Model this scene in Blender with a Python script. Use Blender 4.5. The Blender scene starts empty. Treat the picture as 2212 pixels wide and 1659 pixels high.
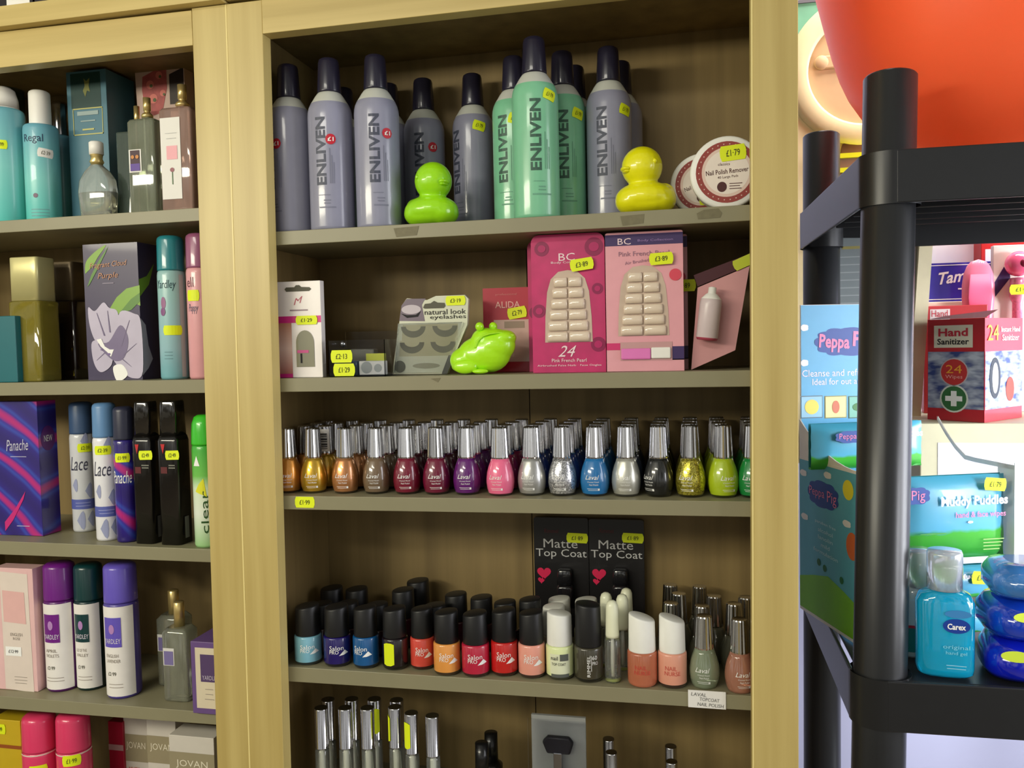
import bpy, bmesh, math, random
from mathutils import Vector, Matrix
random.seed(7)
sc = bpy.context.scene
COL = sc.collection
W_, H_, F_ = 2212.0, 1659.0, 1800.0

# ---------------- camera (orientation solved from the furniture's vanishing points) -------------
dn = Vector((815, 38260, 1800)).normalized()            # world down, in camera axes (right, down, forward)
Xc = Vector((8306, -92.3, -1800)).normalized()
Zc = -dn
Xc = (Xc - Zc * Xc.dot(Zc)).normalized()
Yc = Vector((0, 0, 0)) + Zc.cross(Xc)
if Yc.z < 0: Yc = -Yc
CAM = Vector((0, 0, 1.5))
RIGHT = Vector((Xc.x, Yc.x, Zc.x)); DOWN = Vector((Xc.y, Yc.y, Zc.y)); FWD = Vector((Xc.z, Yc.z, Zc.z))
cd = bpy.data.cameras.new('camera'); cam = bpy.data.objects.new('camera', cd); COL.objects.link(cam)
cd.sensor_width = 36; cd.sensor_fit = 'HORIZONTAL'; cd.lens = F_ / W_ * 36; cd.clip_start = .02; cd.clip_end = 50
mw = Matrix.Identity(4)
for i in range(3):
    mw[i][0] = RIGHT[i]; mw[i][1] = -DOWN[i]; mw[i][2] = -FWD[i]; mw[i][3] = CAM[i]
cam.matrix_world = mw
sc.camera = cam

def ray(px, py): return RIGHT * ((px - W_/2) / F_) + DOWN * ((py - H_/2) / F_) + FWD
def at(px, py, Y): r = ray(px, py); return CAM + r * (Y / r.y)
def atZ(px, py, z): return CAM + ray(px, py) * z                 # z = distance along the view axis
def atz(px, py, z): r = ray(px, py); return CAM + r * ((z - CAM.z) / r.z)
def phi(px): return math.atan((1496 - px)/F_)        # turn that makes a thing on the shelves face the camera
def proj(p):
    d = Vector(p) - CAM; z = d.dot(FWD); return (W_/2 + F_*d.dot(RIGHT)/z, H_/2 + F_*d.dot(DOWN)/z, z)

# ---------------- world, lights, exposure -------------
sc.view_settings.view_transform = 'Standard'; sc.view_settings.look = 'None'
sc.view_settings.gamma = 1; sc.view_settings.use_curve_mapping = False
sc.view_settings.exposure = 0.0
wd = bpy.data.worlds.new('room_light'); sc.world = wd; wd.use_nodes = True
nt = wd.node_tree; bg = nt.nodes['Background']
tc = nt.nodes.new('ShaderNodeTexCoord'); sp = nt.nodes.new('ShaderNodeSeparateXYZ'); rp = nt.nodes.new('ShaderNodeValToRGB')
mr = nt.nodes.new('ShaderNodeMapRange'); mr.inputs[1].default_value = -1
nt.links.new(tc.outputs['Generated'], sp.inputs[0]); nt.links.new(sp.outputs['Z'], mr.inputs[0])
nt.links.new(mr.outputs[0], rp.inputs[0])
mpw = nt.nodes.new('ShaderNodeMapping'); mpw.inputs['Scale'].default_value = (5.5, 5.5, 1.2); nzw = nt.nodes.new('ShaderNodeTexNoise'); nzw.inputs['Scale'].default_value = 1.6; nzw.inputs['Detail'].default_value = 2
rw = nt.nodes.new('ShaderNodeValToRGB'); rw.color_ramp.elements[0].position = .42; rw.color_ramp.elements[0].color = (.16, .15, .13, 1); rw.color_ramp.elements[1].position = .52; rw.color_ramp.elements[1].color = (1.45, 1.45, 1.45, 1)
mlt = nt.nodes.new('ShaderNodeMix'); mlt.data_type = 'RGBA'; mlt.blend_type = 'MULTIPLY'; mlt.inputs[0].default_value = 1
nt.links.new(tc.outputs['Generated'], mpw.inputs[0]); nt.links.new(mpw.outputs[0], nzw.inputs[0]); nt.links.new(nzw.outputs[0], rw.inputs[0])
nt.links.new(rp.outputs[0], mlt.inputs[6]); nt.links.new(rw.outputs[0], mlt.inputs[7]); nt.links.new(mlt.outputs[2], bg.inputs[0])
els = rp.color_ramp.elements
els[0].position = 0; els[0].color = (.10, .085, .05, 1); els[1].position = 1; els[1].color = (.55, .54, .46, 1)
e = els.new(.42); e.color = (.34, .31, .24, 1)
e = els.new(.52); e.color = (1.0, .99, .95, 1)
e = els.new(.72); e.color = (.45, .44, .38, 1)
bg.inputs[1].default_value = .62

def area(name, loc, target, sx, sy, power, color, spread=180):
    ld = bpy.data.lights.new(name, 'AREA'); ld.shape = 'RECTANGLE'; ld.size = sx; ld.size_y = sy
    ld.energy = power; ld.color = color; ld.spread = math.radians(spread)
    o = bpy.data.objects.new(name, ld); COL.objects.link(o); o.location = loc
    o.rotation_euler = (Vector(target) - Vector(loc)).to_track_quat('-Z', 'Y').to_euler()
area('ceiling_tube_light', (-1.2, -.4, 1.85), (-.35, .9, 1.42), .9, .14, 14, (1, .94, .74))
area('ceiling_tube_light', (-.85, -1.4, 2.5), (-.1, .9, 1.45), 1.2, .14, 12, (1, .96, .82))
area('window_daylight', (1.85, .42, 1.7), (.1, .95, 1.45), .7, 1.2, 17, (.92, .92, 1))
area('rear_overhead_fill', (.75, 1.1, 2.75), (.75, 1.1, 1.5), 1.2, .5, 44, (1, .97, .92))  # added overhead fill, brightens the basin and the goods at upper right
area('rack_side_fill', (1.75, -.05, 1.5), (.86, 1.0, 1.32), .4, .6, 4.5, (.95, .96, 1), 44)  # added off-frame fill with narrow spread, lifts the rack front
area('rear_right_fill', (1.75, .95, 1.55), (.8, 1.3, 1.5), .6, 1.0, 44, (.90, .93, 1))  # added fill from the right for the background behind the rack

# ---------------- materials -------------
def lin(c):
    c = c / 255.0
    return c / 12.92 if c <= .04045 else ((c + .055) / 1.055) ** 2.4
def rgb(c): return (lin(c[0]), lin(c[1]), lin(c[2]), 1)
_mats = {}
def mat(c, rough=.45, metal=0, trans=0, coat=0, var=.06, scale=60, ior=1.45, sub=0, name='paint'):
    key = (c, rough, metal, trans, coat, var, scale, sub)
    if key in _mats: return _mats[key]
    m = bpy.data.materials.new(name); m.use_nodes = True; t = m.node_tree; b = t.nodes['Principled BSDF']
    b.inputs['Roughness'].default_value = rough; b.inputs['Metallic'].default_value = metal
    b.inputs['Transmission Weight'].default_value = trans; b.inputs['Coat Weight'].default_value = coat
    b.inputs['Coat Roughness'].default_value = .06; b.inputs['IOR'].default_value = ior
    if sub: b.inputs['Subsurface Weight'].default_value = sub; b.inputs['Subsurface Radius'].default_value = (.01, .01, .01)
    tc = t.nodes.new('ShaderNodeTexCoord'); n = t.nodes.new('ShaderNodeTexNoise'); n.inputs['Scale'].default_value = scale
    n.inputs['Detail'].default_value = 2
    mx = t.nodes.new('ShaderNodeMix'); mx.data_type = 'RGBA'
    r = rgb(c)
    mx.inputs[6].default_value = tuple(x * (1 - var) for x in r[:3]) + (1,)
    mx.inputs[7].default_value = tuple(min(1, x * (1 + var)) for x in r[:3]) + (1,)
    t.links.new(tc.outputs['Object'], n.inputs['Vector']); t.links.new(n.outputs[0], mx.inputs[0])
    t.links.new(mx.outputs[2], b.inputs['Base Color'])
    _mats[key] = m; return m
def wood(c1, c2, sx, sz, rough=.5, name='wood'):
    m = bpy.data.materials.new(name); m.use_nodes = True; t = m.node_tree; b = t.nodes['Principled BSDF']
    b.inputs['Roughness'].default_value = rough
    tc = t.nodes.new('ShaderNodeTexCoord'); mp = t.nodes.new('ShaderNodeMapping'); mp.inputs['Scale'].default_value = (sx, sx, sz)
    n = t.nodes.new('ShaderNodeTexNoise'); n.inputs['Scale'].default_value = 1; n.inputs['Detail'].default_value = 5
    rp = t.nodes.new('ShaderNodeValToRGB'); rp.color_ramp.elements[0].position = .32; rp.color_ramp.elements[1].position = .68
    rp.color_ramp.elements[0].color = rgb(c1); rp.color_ramp.elements[1].color = rgb(c2)
    t.links.new(tc.outputs['Object'], mp.inputs[0]); t.links.new(mp.outputs[0], n.inputs['Vector'])
    t.links.new(n.outputs[0], rp.inputs[0]); t.links.new(rp.outputs[0], b.inputs['Base Color'])
    return m
def grad(stops, axis=2, rough=.35, coat=.2, metal=0, name='printed_gradient', wav=0):
    """printed colour blend along a local axis; stops = [(position in metres, colour)]"""
    m = bpy.data.materials.new(name); m.use_nodes = True; t = m.node_tree; b = t.nodes['Principled BSDF']
    b.inputs['Roughness'].default_value = rough; b.inputs['Coat Weight'].default_value = coat; b.inputs['Metallic'].default_value = metal
    tc = t.nodes.new('ShaderNodeTexCoord'); s = t.nodes.new('ShaderNodeSeparateXYZ'); mr = t.nodes.new('ShaderNodeMapRange')
    a, z = stops[0][0], stops[-1][0]
    mr.inputs[1].default_value = a; mr.inputs[2].default_value = z
    rp = t.nodes.new('ShaderNodeValToRGB'); el = rp.color_ramp.elements
    for i, (p, c) in enumerate(stops):
        q = (p - a) / (z - a)
        if i == 0: el[0].position = 0; el[0].color = rgb(c)
        elif i == len(stops) - 1: el[len(el)-1].position = 1; el[len(el)-1].color = rgb(c)
        else: k = el.new(q); k.color = rgb(c)
    if wav:
        n = t.nodes.new('ShaderNodeTexNoise'); n.inputs['Scale'].default_value = 45
        ad = t.nodes.new('ShaderNodeMath'); ad.operation = 'MULTIPLY_ADD'; ad.inputs[1].default_value = wav
        t.links.new(tc.outputs['Object'], n.inputs['Vector']); t.links.new(n.outputs[0], ad.inputs[0])
        t.links.new(s.outputs[axis], ad.inputs[2]); src = ad.outputs[0]
    else: src = s.outputs[axis]
    t.links.new(tc.outputs['Object'], s.inputs[0]); t.links.new(src, mr.inputs[0]); t.links.new(mr.outputs[0], rp.inputs[0])
    t.links.new(rp.outputs[0], b.inputs['Base Color'])
    return m
def glitter(c1, c2):
    m = bpy.data.materials.new('glitter'); m.use_nodes = True; t = m.node_tree; b = t.nodes['Principled BSDF']
    b.inputs['Roughness'].default_value = .25; b.inputs['Metallic'].default_value = .75; b.inputs['Coat Weight'].default_value = 1
    tc = t.nodes.new('ShaderNodeTexCoord'); v = t.nodes.new('ShaderNodeTexVoronoi'); v.inputs['Scale'].default_value = 900
    mx = t.nodes.new('ShaderNodeMix'); mx.data_type = 'RGBA'; mx.inputs[6].default_value = rgb(c1); mx.inputs[7].default_value = rgb(c2)
    bp = t.nodes.new('ShaderNodeBump'); bp.inputs['Strength'].default_value = .8; bp.inputs['Distance'].default_value = .0006
    t.links.new(tc.outputs['Object'], v.inputs['Vector']); s = t.nodes.new('ShaderNodeSeparateColor')
    t.links.new(v.outputs['Color'], s.inputs[0]); t.links.new(s.outputs[0], mx.inputs[0]); t.links.new(mx.outputs[2], b.inputs['Base Color'])
    t.links.new(s.outputs[1], bp.inputs['Height']); t.links.new(bp.outputs[0], b.inputs['Normal'])
    return m

OAK = wood((178, 156, 92), (199, 179, 114), 55, 2.2, .42, 'oak_laminate')
OAKH = wood((178, 156, 90), (200, 178, 112), 2.2, 55, .42, 'oak_laminate_rail')
BACKW = wood((118, 98, 58), (142, 120, 74), 40, 2.0, .6, 'shaded_back_board')  # cabinet wood darkened in its colour for the shade inside
SHELFM = mat((136, 131, 104), .42, var=.05, scale=35, name='grey_laminate')
CHROME = mat((225, 225, 228), .07, 1, var=.02, name='chrome')
CHROME2 = mat((190, 190, 195), .16, 1, var=.03, name='satin_chrome')
GOLD = mat((232, 206, 136), .28, .75, coat=.3, name='gold_metal')
WHITE = mat((238, 236, 230), .4, var=.02, name='white_plastic')
WHITEP = mat((232, 230, 226), .6, var=.03, name='white_card')
BLACK = mat((20, 20, 22), .3, coat=.3, name='black_plastic')
YEL = mat((225, 240, 20), .55, var=.03, name='yellow_price_paper')
INK = mat((60, 60, 30), .7, name='ink')
INKB = mat((28, 26, 30), .7, name='black_ink')
WINK = mat((240, 240, 238), .6, name='white_ink')
GLASS = mat((222, 228, 222), .04, trans=.72, coat=.6, var=0, name='clear_glass')
GLASS2 = mat((236, 240, 234), .03, trans=.93, coat=.5, var=0, name='thin_clear_plastic')
PLAST = mat((240, 242, 245), .08, trans=1, var=0, ior=1.15, name='clear_plastic')

# ---------------- mesh builder -------------
_txt = {}
def smooth(pts, n=5):      # closed Catmull-Rom outline through the points
    r = []; k = len(pts)
    for i in range(k):
        a, b, c, d = pts[i-1], pts[i], pts[(i+1) % k], pts[(i+2) % k]
        for j in range(n):
            t = j/n; r.append(tuple(.5*((2*b[q]) + (-a[q]+c[q])*t + (2*a[q]-5*b[q]+4*c[q]-d[q])*t*t + (-a[q]+3*b[q]-3*c[q]+d[q])*t**3) for q in (0, 1)))
    return r
def text_geo(s, shear=0.0, bold=0.0):
    key = (s, shear, bold)
    if key not in _txt:
        cu = bpy.data.curves.new('t', 'FONT'); cu.body = s; cu.shear = shear; cu.offset = bold; cu.resolution_u = 2
        cu.fill_mode = 'FRONT'
        o = bpy.data.objects.new('t', cu); me = bpy.data.meshes.new_from_object(o)
        vs = [(v.co.x, v.co.y) for v in me.vertices]; fs = [tuple(p.vertices) for p in me.polygons]
        bpy.data.objects.remove(o); bpy.data.meshes.remove(me); bpy.data.curves.remove(cu)
        if not vs: _txt[key] = ([], [])
        else:
            x0 = min(v[0] for v in vs); x1 = max(v[0] for v in vs); y0 = min(v[1] for v in vs); y1 = max(v[1] for v in vs)
            _txt[key] = ([((v[0]-x0)/(x1-x0)-.5, (v[1]-y0)/(y1-y0)-.5) for v in vs], fs)
    return _txt[key]

def flat(y, e=.0003): return lambda u, v: (u, y - e, v)
def side(x, e=.0003): return lambda u, v: (x + e, u, v)
def curved(f, R): f.du = R*.2; return f
def cyl(r, e=.0003, a0=0): return curved(lambda u, v: ((r+e)*math.sin(u/r+a0), -(r+e)*math.cos(u/r+a0), v), r)
def cutup(pts, fs, du, dv=None):
    bm = bmesh.new(); vv = [bm.verts.new((x, y, 0)) for x, y in pts]
    for f in fs:
        try: bm.faces.new([vv[i] for i in f])
        except ValueError: pass
    us = [p[0] for p in pts]; vs_ = [p[1] for p in pts]
    for ax, lo, hi, st in ((0, min(us), max(us), du), (1, min(vs_), max(vs_), dv)):
        if not st: continue
        k = math.ceil(lo/st)
        while k*st < hi:
            co = (k*st, 0, 0) if ax == 0 else (0, k*st, 0); no = (1, 0, 0) if ax == 0 else (0, 1, 0)
            if k*st > lo + 1e-6 and k*st < hi - 1e-6: bmesh.ops.bisect_plane(bm, geom=bm.verts[:] + bm.edges[:] + bm.faces[:], plane_co=co, plane_no=no, dist=1e-7)
            k += 1
    bm.verts.index_update(); r = [(v.co.x, v.co.y) for v in bm.verts], [tuple(v.index for v in f.verts) for f in bm.faces]; bm.free(); return r
def prof_map(prof, e=.0003, a0=0, rref=None):
    def rr(v):
        for (r0, z0), (r1, z1) in zip(prof, prof[1:]):
            if z0 <= v <= z1 and z1 > z0: return r0 + (r1-r0)*(v-z0)/(z1-z0)
        return prof[-1][0]
    R = rref or max(p[0] for p in prof)
    f = curved(lambda u, v: ((rr(v)+e)*math.sin(u/R+a0), -(rr(v)+e)*math.cos(u/R+a0), v), R)
    if len(prof) > 4: f.dv = R*.25
    return f

class M:
    def __init__(s): s.v = []; s.f = []; s.mi = []; s.sm = []; s.mats = []
    def mid(s, m):
        if m not in s.mats: s.mats.append(m)
        return s.mats.index(m)
    def add(s, vs, fs, m, sm=False):
        n = len(s.v); k = s.mid(m); s.v += [tuple(v) for v in vs]
        for f in fs: s.f.append(tuple(i+n for i in f)); s.mi.append(k); s.sm.append(sm)
        return s
    def box(s, x0, x1, y0, y1, z0, z1, m):
        v = [(x, y, z) for z in (z0, z1) for y in (y0, y1) for x in (x0, x1)]
        return s.add(v, [(0,2,3,1),(4,5,7,6),(0,1,5,4),(2,6,7,3),(0,4,6,2),(1,3,7,5)], m)
    def hexa(s, p, m):     # 8 points: bottom loop 4, top loop 4 (same winding)
        return s.add(p, [(3,2,1,0),(4,5,6,7),(0,1,5,4),(1,2,6,5),(2,3,7,6),(3,0,4,7)], m)
    def prism(s, pts, y0, y1, m, sm=False):   # outline in (x,z), counter-clockwise seen from the front
        n = len(pts); v = [(x, y0, z) for x, z in pts] + [(x, y1, z) for x, z in pts]
        f = [tuple(range(n)), tuple(range(2*n-1, n-1, -1))]
        s.add(v, f, m); n0 = len(s.v) - 2*n; k = s.mid(m)
        for i in range(n):
            j = (i+1) % n; s.f.append((n0+i, n0+n+i, n0+n+j, n0+j)); s.mi.append(k); s.sm.append(sm)
        return s
    def lathe(s, prof, m, n=28, c=(0,0), sx=1, sy=1, slant=0, ax='z', flute=0):
        """prof [(r,z)]; m one material or list per segment; slant tilts the top end"""
        zt = max(p[1] for p in prof); ms = m if isinstance(m, list) else [m]*(len(prof)-1)
        base = len(s.v)
        for r, z in prof:
            for i in range(n):
                a = 2*math.pi*i/n; q = r*(1 - (flute if (flute and i % 2) else 0)); x = q*math.cos(a)*sx; y = q*math.sin(a)*sy
                zz = z + (slant*x if z > .8*zt else 0)
                p = (c[0]+x, c[1]+y, zz)
                if ax == 'y': p = (c[0]+x, z, c[1]+y)
                s.v.append(p)
        for k in range(len(prof)-1):
            mi = s.mid(ms[k])
            for i in range(n):
                j = (i+1) % n; a = base+k*n; f = (a+i, a+j, a+n+j, a+n+i)
                if ax == 'y': f = f[::-1]
                s.f.append(f); s.mi.append(mi); s.sm.append(not flute)
        for k, rev in ((0, True), (len(prof)-1, False)):
            if prof[k][0] > 1e-5:
                f = tuple(base+k*n+i for i in range(n)); f = f[::-1] if rev else f
                if ax == 'y': f = f[::-1]
                s.f.append(f); s.mi.append(s.mid(ms[0 if rev else -1])); s.sm.append(False)
        return s
    def loft(s, secs, m, n=32, p=4.0, c=(0,0)):
        """superellipse sections [(z, hx, hy)] or [(z,hx,hy,cx,cy)]"""
        ms = m if isinstance(m, list) else [m]*(len(secs)-1); base = len(s.v)
        for q in secs:
            z, hx, hy = q[:3]; ox, oy = (q[3], q[4]) if len(q) > 3 else (0, 0)
            for i in range(n):
                a = 2*math.pi*(i+.5)/n; ca, sa = math.cos(a), math.sin(a)
                s.v.append((c[0]+ox+hx*math.copysign(abs(ca)**(2/p), ca), c[1]+oy+hy*math.copysign(abs(sa)**(2/p), sa), z))
        for k in range(len(secs)-1):
            mi = s.mid(ms[k])
            for i in range(n):
                j = (i+1) % n; a = base+k*n; s.f.append((a+i, a+j, a+n+j, a+n+i)); s.mi.append(mi); s.sm.append(True)
        s.f.append(tuple(base+i for i in range(n))[::-1]); s.mi.append(s.mid(ms[0])); s.sm.append(False)
        s.f.append(tuple(base+(len(secs)-1)*n+i for i in range(n))); s.mi.append(s.mid(ms[-1])); s.sm.append(False)
        return s
    def ball(s, c, r, m, n=20, k=12):
        base = len(s.v); mi = s.mid(m)
        for a in range(k+1):
            t = math.pi*a/k
            for b in range(n):
                u = 2*math.pi*b/n; s.v.append((c[0]+r[0]*math.sin(t)*math.cos(u), c[1]+r[1]*math.sin(t)*math.sin(u), c[2]-r[2]*math.cos(t)))
        for a in range(k):
            for b in range(n):
                j = (b+1) % n; s.f.append((base+a*n+b, base+a*n+j, base+(a+1)*n+j, base+(a+1)*n+b)); s.mi.append(mi); s.sm.append(True)
        return s
    def text(s, t, mp, cx, cz, w, h, m, rot=0, shear=0, bold=0.0):
        vs, fs = text_geo(t, shear, bold); ca, sa = math.cos(rot), math.sin(rot)
        return s.decal([(cx + x*w*ca - y*h*sa, cz + x*w*sa + y*h*ca) for x, y in vs], fs, mp, m)
    def decal(s, pts, fs, mp, m):
        if hasattr(mp, 'du') and pts:
            us = [p[0] for p in pts]; vs_ = [p[1] for p in pts]; dv = getattr(mp, 'dv', None)
            if max(us)-min(us) > mp.du or (dv and max(vs_)-min(vs_) > dv): pts, fs = cutup(pts, fs, mp.du, dv)
        return s.add([mp(*p) for p in pts], fs, m)
    def poly(s, pts, mp, m): return s.decal(pts, [tuple(range(len(pts)))], mp, m)
    def disc(s, mp, cx, cz, rx, rz, m, n=24): return s.poly([(cx+rx*math.cos(2*math.pi*i/n), cz+rz*math.sin(2*math.pi*i/n)) for i in range(n)], mp, m)
    def patch(s, mp, u0, u1, v0, v1, m, nu=8, nv=1, sm=True):
        vs = [mp(u0+(u1-u0)*i/nu, v0+(v1-v0)*j/nv) for j in range(nv+1) for i in range(nu+1)]
        return s.add(vs, [(j*(nu+1)+i, j*(nu+1)+i+1, (j+1)*(nu+1)+i+1, (j+1)*(nu+1)+i) for j in range(nv) for i in range(nu)], m, sm)
    def tag(s, mp, cx, cz, w, h, txt='£1·79', rot=0, m=None, mp2=None, ink=None):
        us = [-.5, -.44, -.25, -.1, .1, .25, .44, .5]; hh = [.2, .5, .5, .5, .5, .5, .5, .2]; ca, sa = math.cos(rot), math.sin(rot)
        vs = []
        for q in (-1, 1):
            for u, k in zip(us, hh):
                x, y = u*w, q*k*h; vs.append((cx+x*ca-y*sa, cz+x*sa+y*ca))
        s.decal(vs, [(i, i+1, 9+i, 8+i) for i in range(7)], mp, m or YEL)
        if txt and mp2: s.text(txt, mp2, cx, cz, w*.52, h*.42, ink or INK, rot)
        return s
    def round_tag(s, mp, mp2, cx, cz, r, txt, m):
        n = 18
        for k in range(3):   # three vertical slices so it wraps round the bottle
            x0, x1 = -1 + 2*k/3, -1 + 2*(k+1)/3; top = []; bot = []
            for i in range(5):
                x = x0 + (x1-x0)*i/4; y = math.sqrt(max(0, 1-x*x)); top.append((cx+x*r, cz+y*r)); bot.append((cx+x*r, cz-y*r))
            s.add([mp(*p) for p in bot] + [mp(*p) for p in top], [(i, i+1, 6+i, 5+i) for i in range(4)], m)
        s.text(txt, mp2, cx, cz, r*1.1, r*.8, WINK, bold=.02); return s
    def build(s, name, parent=None, bevel=0, seg=2, subd=0, key=None, remesh=0):
        me = _cache.get(key) if key else None
        if me is None:
            me = bpy.data.meshes.new(name); me.from_pydata(s.v, [], s.f)
            for m in s.mats: me.materials.append(m)
            me.polygons.foreach_set('material_index', s.mi); me.polygons.foreach_set('use_smooth', s.sm); me.update()
            if key: _cache[key] = me
        o = bpy.data.objects.new(name, me); COL.objects.link(o)
        if parent: o.parent = parent
        if remesh:
            r = o.modifiers.new('r', 'REMESH'); r.mode = 'VOXEL'; r.voxel_size = remesh; r.use_smooth_shade = True
            q = o.modifiers.new('s', 'SMOOTH'); q.iterations = 8; q.factor = .6
        if bevel:
            b = o.modifiers.new('b', 'BEVEL'); b.width = bevel; b.segments = seg; b.limit_method = 'ANGLE'; b.angle_limit = math.radians(50)
        if subd: q = o.modifiers.new('u', 'SUBSURF'); q.levels = q.render_levels = subd
        return o
_cache = {}

def thing(name, label, cat, loc=(0,0,0), rz=0, group=None, tilt=None):
    o = bpy.data.objects.new(name, None); COL.objects.link(o); o.location = loc
    o.rotation_euler = (tilt[0], tilt[1], rz) if tilt else (0, 0, rz)
    o.empty_display_size = .02; o['label'] = label; o['category'] = cat
    if group: o['group'] = group
    return o
def tagobj(o, label, cat, group=None, kind=None):
    if label: o['label'] = label
    if cat: o['category'] = cat
    if group: o['group'] = group
    if kind: o['kind'] = kind
    return o
def small_print(m, mp, cx, cz, w, n, dz, mt, h=.0007):
    for i in range(n):
        ww = w*random.uniform(.7, 1); m.patch(mp, cx-ww/2, cx+ww/2, cz-i*dz-h/2, cz-i*dz+h/2, mt, 6)
# ---------------- cabinets -------------
FY = .85; SF = FY + .018; BK = SF + .16         # face frame front, shelf front, back board
ZB, ZT = 0.0, 2.02
def vline(p0, p1, Y=FY):      # near-vertical image edge -> x as a function of z on plane Y
    a, b = at(p0[0], p0[1], Y), at(p1[0], p1[1], Y)
    return lambda z: a.x + (b.x-a.x)*(z-a.z)/(b.z-a.z)
def hline(p0, p1, Y=FY):      # near-horizontal image edge -> z as a function of x
    a, b = at(p0[0], p0[1], Y), at(p1[0], p1[1], Y)
    return lambda x: a.z + (b.z-a.z)*(x-a.x)/(b.x-a.x)
eA = vline((414, 20), (469.7, 1659)); eS = vline((487.8, 9), (539.8, 1659)); eR = vline((565, 0), (612.9, 1659))
eL2 = vline((1621, 0), (1624.5, 1659)); eR2 = vline((1724, 0), (1725.3, 1659))
XL = at(-260, 830, FY).x
SH = {}                        # shelf lines: (top z(x), bottom z(x))
def shl(k, a, b, c, d): SH[k] = (hline(a, b, SF), hline(c, d, SF))
shl('R1', (596,500.2), (1621.5,441.6), (596.7,529.8), (1621.5,476.3))
shl('R2', (606.6,817.7), (1620.8,799.7), (606.6,846.8), (1622,835.3))
shl('R3', (612.7,1071.6), (1624.4,1083.5), (613.4,1100.5), (1624.4,1117))
shl('R4', (622,1440.7), (1624.4,1504.4), (623,1472.5), (1623,1535.5))
shl('R5', (634,1785), (1625,1890), (634,1817), (1625,1925))
shl('L1', (0,477), (422,449), (0,503), (427,477))
shl('L2', (0,827), (438,820), (0,855), (438,849))
shl('L3', (0,1169), (451,1187), (0,1198), (451,1215))
shl('L4', (0,1504), (463,1540), (0,1531.5), (464,1566))
shl('L5', (0,1836), (470,1898), (0,1865), (470,1928))

ztop_line = hline((0, 69), (488, 9))
def stile(root, xl, xr, name='stile'):
    m = M(); a, b = ztop_line(xl(1.88)), ztop_line(xr(1.88)); p = [(xl(ZB), FY, ZB), (xr(ZB), FY, ZB), (xr(ZB), SF, ZB), (xl(ZB), SF, ZB), (xl(a), FY, a), (xr(b), FY, b), (xr(b), SF, b), (xl(a), SF, a)]
    m.hexa(p, OAK); m.build(name, root, bevel=.0006)
def rail(root, x0, x1, zb, zt, y0=FY, y1=SF, name='top_rail', m_=None):
    m = M(); m.hexa([(x0, y0, zb(x0)), (x1, y0, zb(x1)), (x1, y1, zb(x1)), (x0, y1, zb(x0)),
                     (x0, y0, zt(x0)), (x1, y0, zt(x1)), (x1, y1, zt(x1)), (x0, y1, zt(x0))], m_ or OAKH)
    return m.build(name, root, bevel=.0005)
def shelf(root, key, x0, x1, name='shelf'):
    t, b = SH[key]; return rail(root, x0, x1, b, t, SF+.0005, BK, name, SHELFM)

cabR = thing('display_cabinet', 'oak coloured display cabinet holding nail polish and plastic ducks, right of the double post', 'cabinet', (0, 0, 0))
cabL = thing('display_cabinet', 'oak coloured display cabinet holding perfumes and body sprays, cut off by the left frame edge', 'cabinet', (0, 0, 0))
one = .0002
stile(cabL, eA, lambda z: eS(z) - one); stile(cabR, eS, eR); stile(cabR, eL2, eR2)
xs0 = eS(1.6) + .002; xs1 = eR2(1.6) - .004
zr_b = hline((571, 72.3), (700, 57.9)); zr_t = hline((488, 9), (0, 69))
rail(cabR, eR(1.84) + .0001, eL2(1.88) - .0001, zr_b, zr_t)
zl_b = hline((0, 146), (413, 98)); zl_t = hline((0, 69), (413, 22))
rail(cabL, XL, eA(1.83) - .0001, zl_b, zl_t)
XI0 = eR(1.5) - .022; XI1 = eL2(1.5) + .022
SO = {}
for k in ('R1', 'R2', 'R3', 'R4', 'R5'): SO[k] = shelf(cabR, k, XI0, XI1)
EDGE = mat((226, 208, 140), .4, name='pale_edge_highlight')  # bevel highlight painted as pale strips on the seam and right stile
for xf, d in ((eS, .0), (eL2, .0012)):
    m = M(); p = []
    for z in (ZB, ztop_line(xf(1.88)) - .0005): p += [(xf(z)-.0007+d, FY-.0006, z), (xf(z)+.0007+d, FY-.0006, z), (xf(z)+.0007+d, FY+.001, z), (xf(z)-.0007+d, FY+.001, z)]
    m.hexa(p, EDGE); m.build('highlight_strip', cabR)
XJ1 = eA(1.5) + .016
for k in ('L1', 'L2', 'L3', 'L4', 'L5'): shelf(cabL, k, XL, XJ1)
for root, a, b in ((cabR, XI0-.016, XI0), (cabR, XI1, XI1+.016), (cabL, XJ1, XJ1+.016), (cabL, XL-.016, XL)):
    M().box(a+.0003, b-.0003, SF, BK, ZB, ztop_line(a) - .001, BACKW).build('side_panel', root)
ps = at(1143, 830, BK).x
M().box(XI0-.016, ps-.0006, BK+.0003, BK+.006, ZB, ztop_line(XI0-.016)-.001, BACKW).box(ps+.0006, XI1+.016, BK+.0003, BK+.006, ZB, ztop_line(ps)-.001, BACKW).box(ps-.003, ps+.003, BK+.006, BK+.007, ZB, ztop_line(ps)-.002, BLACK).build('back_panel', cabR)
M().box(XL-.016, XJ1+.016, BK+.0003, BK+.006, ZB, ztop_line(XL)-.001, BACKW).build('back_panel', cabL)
zt_in = lambda x: zr_b(x) + .022
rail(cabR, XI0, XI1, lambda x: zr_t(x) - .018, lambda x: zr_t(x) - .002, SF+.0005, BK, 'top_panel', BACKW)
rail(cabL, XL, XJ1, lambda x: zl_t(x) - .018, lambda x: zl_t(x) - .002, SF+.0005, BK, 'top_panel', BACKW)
cz_b = hline((0, 69), (488, 9), FY); cz_t = hline((0, 24), (190, 0), FY)
rail(cabL, XL, eS(1.9), lambda x: cz_b(x) + .0008, cz_t, FY-.012, BK, 'cornice')
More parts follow.
